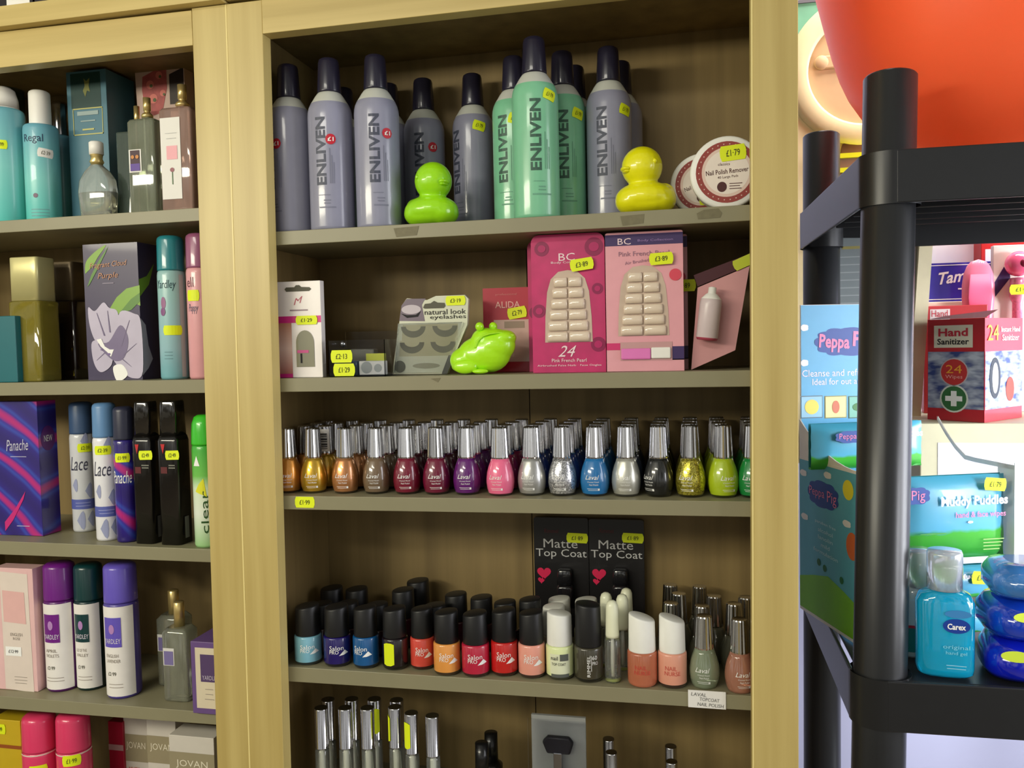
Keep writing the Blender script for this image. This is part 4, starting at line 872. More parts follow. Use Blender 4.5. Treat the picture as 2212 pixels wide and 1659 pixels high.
for pts, mt, e in (([P(184,660), P(200,668), P(222,650), P(236,662), P(254,668), P(258,690), P(250,725), P(225,745), P(200,735), P(186,700)], PE, .0006), ([P(262,672), P(296,676), P(312,695), P(312,800), P(290,815), P(262,800), P(235,760), P(250,722)], PE, .0007),
                   ([P(190,735), P(215,735), P(238,760), P(236,785), P(215,800), P(200,795), P(190,770)], PE, .0008), ([P(240,790), P(262,785), P(275,805), P(262,818), P(246,818)], WINK, .0009), ([P(205,740), P(232,735), P(262,700), P(280,730), P(268,770), P(240,775)], PD, .0010)):
    m.poly(smooth(pts), flat(-D, e), mt)
m.poly([P(202,730), P(214,728), P(222,745), P(234,752), P(244,752), P(236,768), P(228,758), P(212,745)], flat(-D, .0013), WINK)
for c_, rr in (((P(214,752)), 3), ((P(232,762)), 4)): m.disc(flat(-D, .0015), c_[0], c_[1], rr*k, rr*k*.6, mat((120,100,150), .4))
for x0_, y0_, x1_, y1_ in ((205,672,222,722), (285,690,262,745), (300,740,266,765), (285,790,262,772), (200,775,222,758), (232,668,236,715)):
    a_, b_ = P(x0_, y0_), P(x1_, y1_); w_ = .0003; m.poly([(a_[0]-w_, a_[1]), (a_[0]+w_, a_[1]), (b_[0]+w_*3, b_[1]), (b_[0]-w_*3, b_[1])][::-1], flat(-D, .0012), PD)
go = mat((186, 128, 90), .4, name='copper_print'); m.text('Fragrant Cloud', flat(-D, .0008), *P(238, 570), 92*k, 15*k, go, .05, .3); m.text('Purple', flat(-D, .0008), *P(236, 594), 50*k, 16*k, go, .03, .3); small_print(m, flat(-D, .0008), *P(236, 609), 38*k, 1, .003, mat((170, 160, 180), .5))
s_ = side(W); m.poly([(-D, H*.73), (-D*.2, H*.76), (D*.6, H*.86), (0, H*.7), (-D, H*.6)], s_, LG)
m.poly([(-D, H*.45), (-D*.5, H*.40), (-D*.3, H*.25), (D*.1, H*.15), (-D*.4, H*.08), (-D, H*.03)], s_, PE)
m.build('carton', t, bevel=.0005)
def dt(m, R, zc, H, t, k):
    m.text('Yardley', cyl(R), -R*.35, zc*.86, R*1.5, zc*.10, mat((50, 80, 90), .5), 0, .2); m.disc(cyl(R), -R*.55, zc*.70, R*.2, R*.45, mat((150, 100, 140), .5)); m.disc(cyl(R,.0005), -R*.6, zc*.62, R*.2, R*.3, mat((130, 80, 130), .5)); m.patch(cyl(R), R*.62, R*.98, zc*.02, zc*.96, mat((170, 180, 180), .5), 3); small_print(m, cyl(R), -R*.3, zc*.25, R*.8, 3, .004, mat((90, 130, 140), .5))
g = 'body sprays beside the orchid carton'
t, R, zc, H, k = cylcan('body_spray', 'pale aqua body spray with teal cap, right of the orchid carton', 'spray can', 'L2', 373, 510, 58, .035, .245, grad([(0, (96, 168, 180)), (.05, (150, 190, 200)), (.12, (150, 192, 192))], wav=.03), mat((40, 130, 140), .3, coat=.4), .97, .006, g, deco=dt)
ctag(t, R, .001, zc*.45, .022, .0115, '')
t, R, zc, H, k = cylcan('body_spray', 'pale pink body spray with rose cap, half hidden by the post', 'spray can', 'L2', 435, 505, 58, .035, .24, mat((222, 160, 166), .35, coat=.3), mat((150, 86, 120), .3, coat=.4), .97, .006, g, deco=lambda m, R, zc, H, t, k: (m.text('ell', cyl(R), -R*.7, zc*.87, R*.6, zc*.09, mat((110, 70, 80), .5)), m.text('Poppy', cyl(R), -R*.5, zc*.63, R*.8, zc*.09, mat((90, 84, 110), .5), 0, .3)))
ctag(t, R, -R*.5, zc*.75, .016, .013, '')

# L3
vb = bpy.data.materials.new('violet_swirl_print'); vb.use_nodes = True; tt = vb.node_tree; b = tt.nodes['Principled BSDF']; b.inputs['Roughness'].default_value = .3; b.inputs['Coat Weight'].default_value = .5
tc = tt.nodes.new('ShaderNodeTexCoord'); wv = tt.nodes.new('ShaderNodeTexWave'); wv.inputs['Scale'].default_value = 7; wv.inputs['Distortion'].default_value = 4; wv.inputs['Detail'].default_value = 2; wv.inputs['Detail Scale'].default_value = .8
mp_ = tt.nodes.new('ShaderNodeMapping'); mp_.inputs['Rotation'].default_value = (0, .9, 0); rr = tt.nodes.new('ShaderNodeValToRGB')
for i, (p, c) in enumerate(((0, (40, 24, 110)), (1, (180, 34, 120)))): rr.color_ramp.elements[i].position = p; rr.color_ramp.elements[i].color = rgb(c)
for p, c in ((.45, (44, 30, 130)), (.7, (50, 70, 170)), (.86, (60, 40, 150))): e = rr.color_ramp.elements.new(p); e.color = rgb(c)
tt.links.new(tc.outputs['Object'], mp_.inputs[0]); tt.links.new(mp_.outputs[0], wv.inputs[0]); tt.links.new(wv.outputs[0], rr.inputs[0]); tt.links.new(rr.outputs[0], b.inputs['Base Color'])
t, m, W, H, k, D = box_thing('perfume_box', 'violet blue perfume carton with silver script at the left frame edge', 'box', 'L3', 36, 868, 116, .046, .032, vb)
f = flat(-D); sv = mat((190, 190, 210), .4, name='silver_print'); P = lambda x, y: ((x-36)*k, H-(y-868)*k)
m.text('Panache', f, *P(40, 962), 56*k, 24*k, sv, .05, .35); small_print(m, f, *P(42, 987), 56*k, 1, .003, sv); small_print(m, f, *P(46, 1138), 46*k, 1, .003, sv)
m.poly([P(0,1130), P(30,1098), P(56,1062), P(50,1080), P(22,1125), P(0,1150)], flat(-D, .0005), mat((196, 40, 120), .4)); m.disc(side(W), 0, H*.72, .012, .016, mat((90, 30, 110), .4)); m.text('NEW', side(W, .0006), 0, H*.72, .014, .008, WINK)
m.build('carton', t, bevel=.0005)
def dl(m, R, zc, H, t, k):
    c = cyl(R); gx = mat((150, 156, 190), .5, name='lilac_leaf_print'); m.text('Lace', c, -R*.25, zc*.70, R*1.5, zc*.14, mat((60, 60, 80), .5), 0, .3)
    m.patch(c, -R*1.4, R*1.4, zc*.235, zc*.335, mat((86, 96, 170), .5), 10); small_print(m, cyl(R, .0006), 0, zc*.30, R*1.6, 2, .004, mat((160, 165, 210), .5))
    for a, bb, r in ((.5, .42, .3), (-.6, .48, .25), (-.2, .12, .35), (.6, .13, .3), (.3, .93, .3)): m.poly([(R*(a+r*math.cos(q)), zc*(bb+r*.22*math.sin(q)+r*.1*math.sin(2*q))) for q in [2*math.pi*j/12 for j in range(12)]], c, gx)
g = 'lace patterned body sprays'
t, R, zc, H, k = cylcan('body_spray', 'white lace patterned body spray with slate blue cap, further from the post', 'spray can', 'L3', 180, 868, 50, .072, .245, mat((206, 208, 214), .35, coat=.3), mat((60, 84, 120), .35), .97, .006, g, deco=dl); ctag(t, R, R*.35, zc*.86, .018, .011, '£2·39')
t, R, zc, H, k = cylcan('body_spray', 'white lace patterned body spray with light blue cap, standing in front', 'spray can', 'L3', 230, 870, 50, .032, .25, mat((228, 228, 234), .35, coat=.3), mat((96, 138, 184), .35), .97, .006, g, deco=dl); ctag(t, R, -R*.1, zc*.88, .020, .011, '£2·39')
t, R, zc, H, k = cylcan('body_spray', 'blue violet body spray with dark cap and white script', 'spray can', 'L3', 272, 878, 46, .027, .245, vb, mat((44, 46, 66), .35), .95, .006, None, deco=lambda m, R, zc, H, t, k: m.text('Panache', cyl(R), -R*.3, zc*.64, R*1.9, zc*.12, WINK, 0, .3)); ctag(t, R, -R*.15, zc*.83, .018, .011, '£1·99')
def sqspray(px, ytop, w, dY, label):
    loc, H, k = locate('L3', px, ytop, SF + dY); R = w*k/2; zc = H*.755; t = thing('body_spray', label, 'spray can', loc, 0, 'square black body sprays'); bk = mat((20, 18, 18), .22, coat=.5, name='glossy_black')
    m = M(); m.loft([(0, R, R), (zc-.006, R, R), (zc, R*.9, R*.9)], bk, 36, 6); f = flat(-R, .0004); m.poly([(-R*.55, zc*.93), (-R*.35, zc*.84), (-R*.15, zc*.93)][::-1], f, mat((190, 40, 44), .4))
    m.patch(f, -R*.6, R*.0, zc*.66, zc*.72, mat((90, 26, 30), .5), 1); small_print(m, f, R*.45, zc*.735, R*.8, 2, .003, mat((120, 120, 110), .5), .0014); m.patch(side(R), -R*.3, R*.3, zc*.05, zc*.25, mat((120, 120, 116), .5), 1)
    m.build('can_body', t); M().loft([(zc+.0002, R*.88, R*.88), (H-.002, R*.80, R*.80), (H, R*.74, R*.74)], mat((30, 28, 26), .12, coat=1, name='smoky_cap'), 36, 5).build('cap', t)
    q = M(); q.tag(flat(-R, .0007), R*.55, zc*.83, .0185, .011, '£2·49', .03, mp2=flat(-R, .0012)); q.build('price_label', t)['label'] = 'yellow price label'
sqspray(320, 867, 46, .026, 'square black body spray with yellow label, the left of the pair'); sqspray(377, 865, 50, .026, 'square black body spray with yellow label, the right of the pair')
def dg(m, R, zc, H, t, k):
    c = cyl(R); m.text('clear', c, -R*.1, zc*.35, zc*.42, R*.55, mat((40, 80, 30), .5), math.pi/2); m.poly([(-R*.9, zc*.80), (-R*.35, zc*.80), (-R*.6, zc*.90)], c, WINK); m.poly([(-R*.5, zc*.62), (-R*.1, zc*.68), (R*.1, zc*.5), (-R*.8, zc*.55)], c, mat((220, 220, 40), .5))
t, R, zc, H, k = cylcan('deodorant', 'white and green deodorant with bright green cap, against the post', 'deodorant', 'L3', 446, 896, 56, .020, .225, grad([(0, (150, 200, 130)), (.04, (226, 234, 220)), (.07, (214, 232, 200)), (.085, (110, 190, 80)), (.12, (60, 170, 50))], wav=0), mat((60, 190, 40), .3, coat=.4), 1.0, .02, None, deco=dg)

# L4
t, m, W, H, k, D = box_thing('perfume_box', 'pale pink perfume carton with cream panel at the left frame edge', 'box', 'L4', 33, 1228, 100, .030, .022, mat((226, 184, 184), .4, name='pale_pink_card'))
f = flat(-D); P = lambda x, y: ((x-33)*k, H-(y-1228)*k); gy = mat((150, 140, 130), .5)
m.poly([P(2,1494), P(74,1498), P(70,1240), P(0,1236)], f, mat((222, 208, 198), .45)); m.poly([P(6,1346), P(62,1349), P(60,1280), P(5,1277)], flat(-D, .0006), mat((222, 176, 172), .45)); m.text('ENGLISH', flat(-D, .0006), *P(36, 1373), 30*k, 7*k, gy); m.text('ROSE', flat(-D, .0006), *P(36, 1382), 18*k, 6*k, gy)
small_print(m, flat(-D, .0006), *P(42, 1466), 40*k, 3, .004, gy)
m.build('carton', t, bevel=.0006); q = M(); q.patch(flat(-D, .0008), (12-38)*k, (52-38)*k, H-192*k, H-172*k, WINK, 1); q.text('£12·99', flat(-D, .0012), (32-38)*k, H-182*k, 24*k, 7*k, INKB); q.build('price_label', t)['label'] = 'white price label'
def yd(px, ytop, w, dY, cap, lb, l1, l2):
    sq = mat(cap, .35, coat=.4, name='coloured_print')
    def d(m, R, zc, H, t, k):
        c = cyl(R); c2 = cyl(R, .0007); m.patch(c, -R*1.35, R*1.0, zc*.03, zc*.97, mat((234, 230, 226), .4), 8); m.patch(c2, -R*.85, R*.25, zc*.55, zc*.86, sq, 6)
        m.text('YARDLEY', cyl(R, .001), -R*.3, zc*.615, R*1.0, zc*.05, mat((220, 214, 230), .5)); m.disc(cyl(R, .001), -R*.3, zc*.74, R*.17, zc*.05, mat((176, 130, 190), .5)); m.text(l1, c2, -R*.35, zc*.46, R*.8, zc*.035, gy); m.text(l2, c2, -R*.3, zc*.405, R*.9, zc*.035, gy); m.text('£2·99', c2, -R*.4, zc*.27, R*.55, zc*.04, INK); small_print(m, c2, -R*.2, zc*.16, R*1.2, 2, .004, gy)
    return cylcan('body_spray', lb, 'spray can', 'L4', px, ytop, w, dY, .285, mat(tuple(int(v*.8) for v in cap), .35, coat=.3), sq, .97, .006, 'white labelled body sprays', deco=d, turn=.34)
yd(133, 1214, 66, .040, (110, 26, 130), 'body spray with bright purple cap', 'APRIL', 'VIOLETS'); yd(195, 1216, 60, .048, (8, 56, 58), 'body spray with dark green cap', 'LILY OF THE', 'VALLEY'); yd(264, 1215, 70, .034, (100, 84, 190), 'body spray with lavender cap', 'ENGLISH', 'LAVENDER')
def scent(px, ytop, w, dY, lb, top):
    loc, H, k = locate('L4', px, ytop, SF + dY); R = w*k/2; zb = H - top*k; t = thing('perfume_bottle', lb, 'perfume', loc, 0, 'slim clear bottles with gold caps')
    M().loft([(0, R*.94, R*.75), (.002, R, R*.8), (zb*.94, R, R*.8), (zb, R*.7, R*.6)], mat((200, 202, 182), .05, trans=.78, coat=.5, var=0, name='clear_scent_glass'), 36, 6).build('bottle_body', t)
    M().lathe([(.0001, zb+.0002), (R*.36, zb+.0002), (R*.36, H-.0006), (R*.33, H), (.0001, H)], GOLD, 24).build('cap', t)
    q = M(); f = flat(-R*.8, .0005); q.patch(f, -R*.8, R*.05, zb*.5, zb*.74, mat((216, 214, 210), .5), 1); q.patch(flat(-R*.8, .0009), -R*.72, -R*.02, zb*.51, zb*.70, mat((120, 110, 160), .5), 1); q.build('front_label', t)
scent(390, 1300, 62, .034, 'slim clear scent bottle with gold cap and lilac label, in front', 53); scent(378, 1275, 62, .075, 'slim clear scent bottle with gold cap, behind its twin', 50)
t, m, W, H, k, D = box_thing('soap_box', 'short purple and cream carton, half hidden by the post', 'box', 'L4', 448, 1388, 76, .020, .05, mat((104, 78, 132), .4)); f = flat(-D); m.patch(f, -W*.72, W*.8, H*.08, H*.92, mat((214, 202, 176), .45), 1); m.patch(flat(-D, .0006), -W*.4, W*.8, H*.45, H*.83, mat((84, 64, 104), .45), 1); m.text('YARDLEY', flat(-D, .0009), W*.2, H*.51, W*1.0, H*.06, mat((190, 180, 200), .5)); small_print(m, flat(-D, .0009), W*.1, H*.35, W*.6, 3, .006, gy); m.build('carton', t, bevel=.0006)

# L5
YG = mat((206, 176, 30), .4, .1, coat=.3, name='golden_card')
t, m, W, H, k, D = box_thing('gift_box', 'golden yellow carton at the bottom left corner', 'box', 'L5', 18, 1556, 74, .045, .04, YG); m.patch(flat(-D), -W, W, H*.76, H*.79, mat((150, 80, 30), .4), 1); m.build('carton', t, bevel=.0008); q = M(); q.tag(flat(-D, .0007), -W*.45, H*.92, .02, .013, '£4·99', mp2=flat(-D, .0012)); q.build('price_label', t)['label'] = 'yellow price label'
PK = mat((222, 60, 104), .3, coat=.4, name='hot_pink_can')
def dp(m, R, zc, H, t, k): m.patch(cyl(R), -R*1.5, R*1.5, zc*.975, zc*.99, mat((230, 200, 190), .4), 10)
for px, yt, d, lb, zz in ((90, 1540, .030, 'hot pink body spray at the bottom shelf, left of the pair', .60), (163, 1538, .034, 'hot pink body spray at the bottom shelf, right of the pair', .68)):
    t, R, zc, H, k = cylcan('body_spray', lb, 'spray can', 'L5', px, yt, 70, d, .27, PK, PK, .98, .008, 'hot pink body sprays', deco=dp); ctag(t, R, 0, H*zz, .022, .014, '£1·99')
t, m, W, H, k, D = box_thing('gift_box', 'crimson carton with a pale band in shadow on the bottom shelf', 'box', 'L5', 253, 1560, 36, .11, .03, mat((170, 30, 56), .4)); m.patch(flat(-D), -W, W, H*.70, H*.76, mat((190, 150, 150), .4), 1); m.build('carton', t, bevel=.0006)
JW = mat((206, 200, 190), .5, name='white_carton'); JB = mat((150, 140, 112), .5, name='khaki_band')
def jov(px, ytop, w, dY, lb, sx=0):
    t, m, W, H, k, D = box_thing('perfume_box', lb, 'box', 'L5', px, ytop, w, dY, .032, JW, group='white cartons with khaki bands'); f = flat(-D); z1 = H-46*k; m.patch(f, -W, W, H-96*k, H-36*k, JB, 1); m.text('JOVAN', flat(-D, .0006), 0, H-62*k, min(W*1.6, 76*k), 19*k, mat((226, 218, 196), .5)); m.text('MUSK', flat(-D, .0006), -W*.2, H-115*k, W*.9, 14*k, mat((200, 90, 70), .5)); m.build('carton', t, bevel=.0006)
jov(296, 1552, 58, .115, 'white carton with khaki band at the back, left of the three'); jov(352, 1556, 70, .085, 'white carton with khaki band, middle of the three'); jov(418, 1592, 108, .036, 'white carton with khaki band, frontmost by the post')
# boxes standing on top of the left cabinet
zc_ = cz_t(at(40, 10, BK-.05).x)
for x0, x1, lb, em in ((-40, 70, 'black box with a white label on top of the left cabinet, at the frame edge', 1), (74, 190, 'black box with a white symbol on top of the left cabinet', 2)):
    p0 = at(x0, 5, SF+.03); p1 = at(x1, 5, SF+.03); zb = min(cz_t(p0.x), cz_t(p1.x))
    t = thing('black_box', lb, 'box', ((p0.x+p1.x)/2, SF+.08, cz_t((p0.x+p1.x)/2) + .0006), 0, 'black boxes on top of the cabinet'); w = (p1.x-p0.x)/2
    m = M(); m.box(-w, w, -.05, .05, 0, .09, mat((26, 20, 26), .4)); f = flat(-.05)
    if em == 1: m.patch(f, w*.0, w*.9, .005, .05, WHITEP, 1)
    else: m.poly([(-w*.45, .004), (-w*.1, .002), (w*.1, .012), (w*.05, .02), (-w*.2, .012), (-w*.4, .03), (-w*.55, .02)], f, WHITEP)
    m.build('carton', t, bevel=.001)
# ---------------- black plastic rack on the right -------------
RK = mat((30, 31, 33), .32, var=.1, scale=90, name='black_rack_plastic')
ZF, ZR = .833, 1.2
f1, f2 = atZ(1923, 165, ZF), atZ(1897, 1659, ZF); r1, r2 = atZ(1774, 292, ZR), atZ(1776, 1659, ZR)
rack = thing('storage_rack', 'black plastic storage rack with round posts, right of the cabinet', 'rack', (0, 0, 0))
def tube(a, b, r, mt, n=32, extra=()):
    d = (b-a).normalized(); u = d.orthogonal().normalized(); v = d.cross(u); m = M(); vs = []
    secs = [(a, r*.9), (a + d*.002, r), (b - d*.002, r), (b, r*.93)]
    for p, q in secs:
        for i in range(n): t = 2*math.pi*i/n; vs.append(p + u*q*math.cos(t) + v*q*math.sin(t))
    fs = [(k*n+i, k*n+(i+1) % n, (k+1)*n+(i+1) % n, (k+1)*n+i) for k in range(3) for i in range(n)]
    m.add(vs, fs, mt, True); m.add(vs[:n], [tuple(range(n))[::-1]], mt); m.add(vs[-n:], [tuple(range(n))], mt); return m
def lineat(a, b, z): return a + (b-a)*((z-a.z)/(b.z-a.z))
PR_ = .0252
xw = Vector((1, 0, 0)); dv = lineat(r1, r2, 1.5) - lineat(f1, f2, 1.5); dv.z = 0; L = dv.length; dy = dv.normalized(); dx = Vector((dy.y, -dy.x, 0))
RW = .62
tube(lineat(f1, f2, .002), f1, PR_, RK).build('post', rack); tube(lineat(r1, r2, .002), r1, PR_, RK).build('post', rack)
fr = lineat(f1, f2, 1.5) + dx*RW; rr_ = lineat(r1, r2, 1.5) + dx*RW
for p in (fr, rr_): tube(Vector((p.x, p.y, .002)), Vector((p.x, p.y, f1.z)), PR_, RK).build('post', rack)
def tray(ztop, zbot, nm='tray'):
    zt = ztop; zb = zbot; m = M(); h = zt - zb; r = PR_ + .004
    a = lineat(f1, f2, zt); b = lineat(r1, r2, zt); c = b + dx*RW; d = a + dx*RW
    def wall(p, q, off, th=.004):
        n_ = (q-p); n_.z = 0; n_.normalize(); o = Vector((n_.y, -n_.x, 0)); P = [p+o*off, q+o*off, q+o*(off-th), p+o*(off-th)]
        m.hexa([Vector((v.x, v.y, zb)) for v in P] + [Vector((v.x, v.y, zt)) for v in P], RK)
    wall(a, d, r); wall(d, c, r); wall(c, b, r); wall(b, a, r)
    for p in (a, b, c, d):
        n = 28; vs = []
        for z in (zb, zt):
            for i in range(n): t = 2*math.pi*i/n; vs.append((p.x + r*math.cos(t), p.y + r*math.sin(t), z))
        m.add(vs, [(i, (i+1) % n, n+(i+1) % n, n+i) for i in range(n)], RK, True)
    P = [a - dy*.02 - dx*.02, b + dy*.02 - dx*.02, c + dy*.02 + dx*.02, d - dy*.02 + dx*.02][::-1]
    m.hexa([Vector((v.x, v.y, zt-.006)) for v in P] + [Vector((v.x, v.y, zt-.002)) for v in P], RK)
    for i in range(1, 7):       # ribs below the deck
        p = a + (b-a)*(i/7) + dx*.01; q = p + dx*(RW-.02); o = dy*.0015; P = [p-o, q-o, q+o, p+o]; m.hexa([Vector((v.x, v.y, zt-.03)) for v in P] + [Vector((v.x, v.y, zt-.0055)) for v in P], RK)
    m.build(nm, rack, bevel=.0012)
ZT1 = atZ(1923, 322, ZF-.03).z; ZB1 = atZ(1923, 437, ZF-.03).z; ZT2 = atZ(1900, 1474, ZF-.03).z; ZB2 = atZ(1900, 1586, ZF-.03).z
tray(ZT1, ZB1); tray(ZT2, ZB2); tray(ZT2 - (ZT1-ZT2), ZB2 - (ZT1-ZT2)) if ZT2 - (ZT1-ZT2) > .1 else None

# orange basin on the rack top
TOPZ = ZT1 + .0004
def fit(px, py, z): return atz(px, py, z)
OR = mat((246, 112, 72), .36, var=.04, scale=8, name='orange_plastic')
_t = OR.node_tree; _p = _t.nodes['Principled BSDF']; _tr = _t.nodes.new('ShaderNodeBsdfTranslucent'); _tr.inputs[0].default_value = rgb((255, 176, 128)); _mx = _t.nodes.new('ShaderNodeMixShader'); _mx.inputs[0].default_value = .24
_t.links.new(_p.outputs[0], _mx.inputs[1]); _t.links.new(_tr.outputs[0], _mx.inputs[2]); _t.links.new(_mx.outputs[0], _t.nodes['Material Output'].inputs[0])
ZO = .95; kO = ZO/F_; cxp = 2180
t = thing('basin', 'big orange plastic basin standing on top of the black rack', 'basin', (atZ(cxp, 320, ZO).x, atZ(cxp, 320, ZO).y, TOPZ))
zz = lambda y: max(0, atZ(cxp, y, ZO).z - TOPZ)
op = [((cxp-x)*kO, zz(y)) for x, y in ((2135, 388), (2112, 356), (2070, 330), (2030, 312), (1975, 290), (1922, 254), (1882, 212), (1856, 170), (1838, 128), (1820, 70), (1805, 10), (1788, -60), (1776, -120), (1764, -190))]
op[0] = (op[0][0], 0); rim = op[-1][0]; zt_ = op[-1][1]
prof = [(.0001, 0)] + op + [(rim+.007, zt_+.001), (rim+.007, zt_-.004)]
M().lathe(prof, OR, 72).build('bowl', t)

# cream round-welled tray standing behind the rear post, with what is behind it
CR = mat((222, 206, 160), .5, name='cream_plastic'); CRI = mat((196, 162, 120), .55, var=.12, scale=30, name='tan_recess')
ZC = 1.30; kC = ZC/F_; Yc_ = atZ(1790, 300, ZC).y
def pt(px, py, Y=None): p = at(px, py, Y or Yc_); return (p.x, p.z)
shelfz = at(1790, 1272, Yc_).z
t = thing('cream_panel', 'cream moulded plastic board with round wells standing behind the rear rack post', 'board', (0, Yc_, 0))
m = M(); pr = [pt(1700, 190), pt(1700, 1000), pt(1798, 1000), pt(1798, 700), pt(1880, 520), pt(2050, 505), pt(2050, 250), pt(1868, 250), pt(1868, 190)]
m.prism([(x, z) for x, z in pr], 0, .012, CR)
cx, cz = pt(1868, 150); R = 160*kC
for rr, y0, y1, mt in ((1.0, -.012, .010, CR),):
    m.lathe([(R*.715, y0+.014), (R*.73, y0+.001), (R*.76, y0), (R*.93, y0), (R, y0+.006), (R, y1)], CR, 64, c=(cx, cz), ax='y')
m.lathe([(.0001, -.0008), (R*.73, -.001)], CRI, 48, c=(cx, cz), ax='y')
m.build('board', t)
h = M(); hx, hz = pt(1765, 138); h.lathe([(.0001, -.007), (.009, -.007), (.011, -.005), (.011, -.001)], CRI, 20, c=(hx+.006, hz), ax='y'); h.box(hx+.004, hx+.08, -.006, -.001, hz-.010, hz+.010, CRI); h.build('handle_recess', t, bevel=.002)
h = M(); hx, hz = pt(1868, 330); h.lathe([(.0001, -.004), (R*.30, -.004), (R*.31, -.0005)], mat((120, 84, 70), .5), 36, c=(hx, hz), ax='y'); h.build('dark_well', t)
# support ledge for it: white wall-side shelving
t = thing('yellow_trimmed_bins', 'yellow edged ledge glimpsed between the rack posts under the orange basin', 'ledge', (0, Yc_-.02, 0))
m = M()
for y in (341, 372): a = pt(1800, y, Yc_-.02); b = pt(1900, y-4, Yc_-.02); m.box(a[0], b[0], -.01, .018, a[1]-.003, a[1]+.004, mat((226, 230, 20), .5))
a = pt(1808, 385, Yc_-.02); b = pt(1900, 385, Yc_-.02); m.box(a[0], b[0], -.004, .018, a[1]-.01, pt(1808, 350)[1], mat((150, 120, 100), .5)); m.build('ledge', t)
Yg = Yc_+.06
t = thing('green_bag', 'green and white packet peeping over the cream board by the cabinet post', 'packet', (0, Yg, 0)); m = M()
P = [pt(1690, 110, Yg), pt(1815, 110, Yg), pt(1815, -6, Yg), pt(1690, 10, Yg)]; m.prism(P, 0, .02, mat((110, 160, 130), .4, var=.3, scale=20)); P = [pt(1690, 12, Yg), pt(1815, 0, Yg), pt(1815, -7, Yg), pt(1690, 5, Yg)]; m.prism(P, -.003, .004, mat((90, 84, 90), .5)); P = [pt(1690, 5, Yg), pt(1815, -7, Yg), pt(1815, -90, Yg), pt(1690, -90, Yg)]; m.prism(P, 0, .02, WHITEP); m.build('packet', t)

# display carton of wipes on the lower tray; frame: u to the right, w into depth
DZ = ZT2 + .0004
A0 = atz(1731, 1313, DZ); A1 = atz(1850, 1391, DZ); sd = (A0-A1); sd.z = 0; sd.normalize(); A1 = A1 - sd*.012
dep = (A0-A1).length; fu = Vector((sd.y, -sd.x, 0)); ang = math.atan2(fu.y, fu.x)
t = thing('display_carton', 'blue countertop display carton of face wipes with tall back card, behind the rack post', 'display box', (A1.x, A1.y, DZ), ang)
def loc_of(px, py, v):       # pixel -> local (u, z) on the plane at depth v inside the carton
    o = A1 + sd*v; r = ray(px, py); n = sd; s = (o - CAM).dot(n)/r.dot(n); p = CAM + r*s; return ((p-o).dot(fu), p.z - DZ)
uR, zF = loc_of(2198, 1012, 0); zL = loc_of(1850, 1022, 0)[1]; _, zH = loc_of(1790, 658, dep)
uH = loc_of(1952, 700, dep)[0]; uR = max(uR, .12)
SKY = mat((92, 176, 196), .4, name='aqua_print'); SKY2 = mat((84, 164, 206), .4, name='sky_print'); GR = mat((120, 190, 30), .45, name='lime_print'); CW = mat((236, 234, 228), .5, name='white_board_edge')
LB = mat((30, 70, 150), .45, name='blue_cloud_print'); PKT = mat((222, 130, 170), .5, name='pink_print'); WH = WINK
def cloud(m, mp, cx, cz, w, h, mt, n=9):
    pts = []
    for i in range(n*6):
        a = 2*math.pi*i/(n*6); r = 1 + .10*abs(math.sin(a*n/2)) - .05; pts.append((cx + w/2*r*math.copysign(abs(math.cos(a))**.8, math.cos(a)), cz + h/2*r*math.copysign(abs(math.sin(a))**.8, math.sin(a))))
    m.poly(pts, mp, mt)
# left side panel (local x = 0 plane, y from 0 front to dep back)
m = M(); m.box(-.0015, 0, 0, dep, 0, zL, CW); sl = lambda e=.0003: (lambda u, v: (-.0015-e, dep-u, v))
m.patch(sl(), .001, dep-.001, .004, zL-.003, SKY, 2)
hill = [(.001, .004), (dep-.001, .004), (dep-.001, zL*.22), (dep*.75, zL*.27), (dep*.5, zL*.31), (dep*.25, zL*.27), (.001, zL*.22)]
m.poly(hill, sl(.0006), GR); cloud(m, sl(.0006), dep*.42, zL*.80, dep*.50, zL*.16, LB); m.text('Peppa', sl(.0009), dep*.32, zL*.80, dep*.26, zL*.07, PKT); m.text('Pig', sl(.0009), dep*.57, zL*.79, dep*.15, zL*.09, PKT)
for a, b in ((.5, .93), (.08, .9), (.8, .68), (.1, .62)): cloud(m, sl(.0006), dep*a, zL*b, dep*.12, zL*.04, WH, 5)
m.disc(sl(.0006), dep*.82, zL*.88, dep*.08, dep*.08, mat((240, 230, 40), .5)); m.disc(sl(.0006), dep*.88, zL*.56, dep*.09, dep*.11, mat((220, 110, 40), .5))
for i, (tx, w) in enumerate((('paraben free', .34), ('alcohol', .24), ('lanolin', .24), ('mild', .14), ('formulation', .40))): m.text(tx, sl(.0007), dep*.46, zL*(.62-.045*i), dep*w, zL*.025, mat((200, 232, 236), .5), -.03)
for a, b in ((.35, .37), (.45, .35), (.72, .33)): m.disc(sl(.0008), dep*a, zL*b, dep*.03, zL*.022, mat((30, 110, 50), .5))
m.build('side_panel', t)
m = M(); m.box(uR, uR+.0015, 0, dep*.22, 0, zL*1.0, CW); m.box(uR-.004, uR+.0015, -.001, .0, 0, zL*1.02, CW); m.build('side_panel', t)
m = M(); n = 8; pl = [(0.0, zL)] + [(dep*(.0+i/n), zL + (loc_of(1728, 905, dep)[1]-zL)*(i/n)**2.2) for i in range(1, n+1)]
vs = [(-.0012, y, z) for y, z in pl] + [(-.0012, y, zL-.001) for y, z in pl]; vs2 = [(0, y, z) for _, y, z in vs]
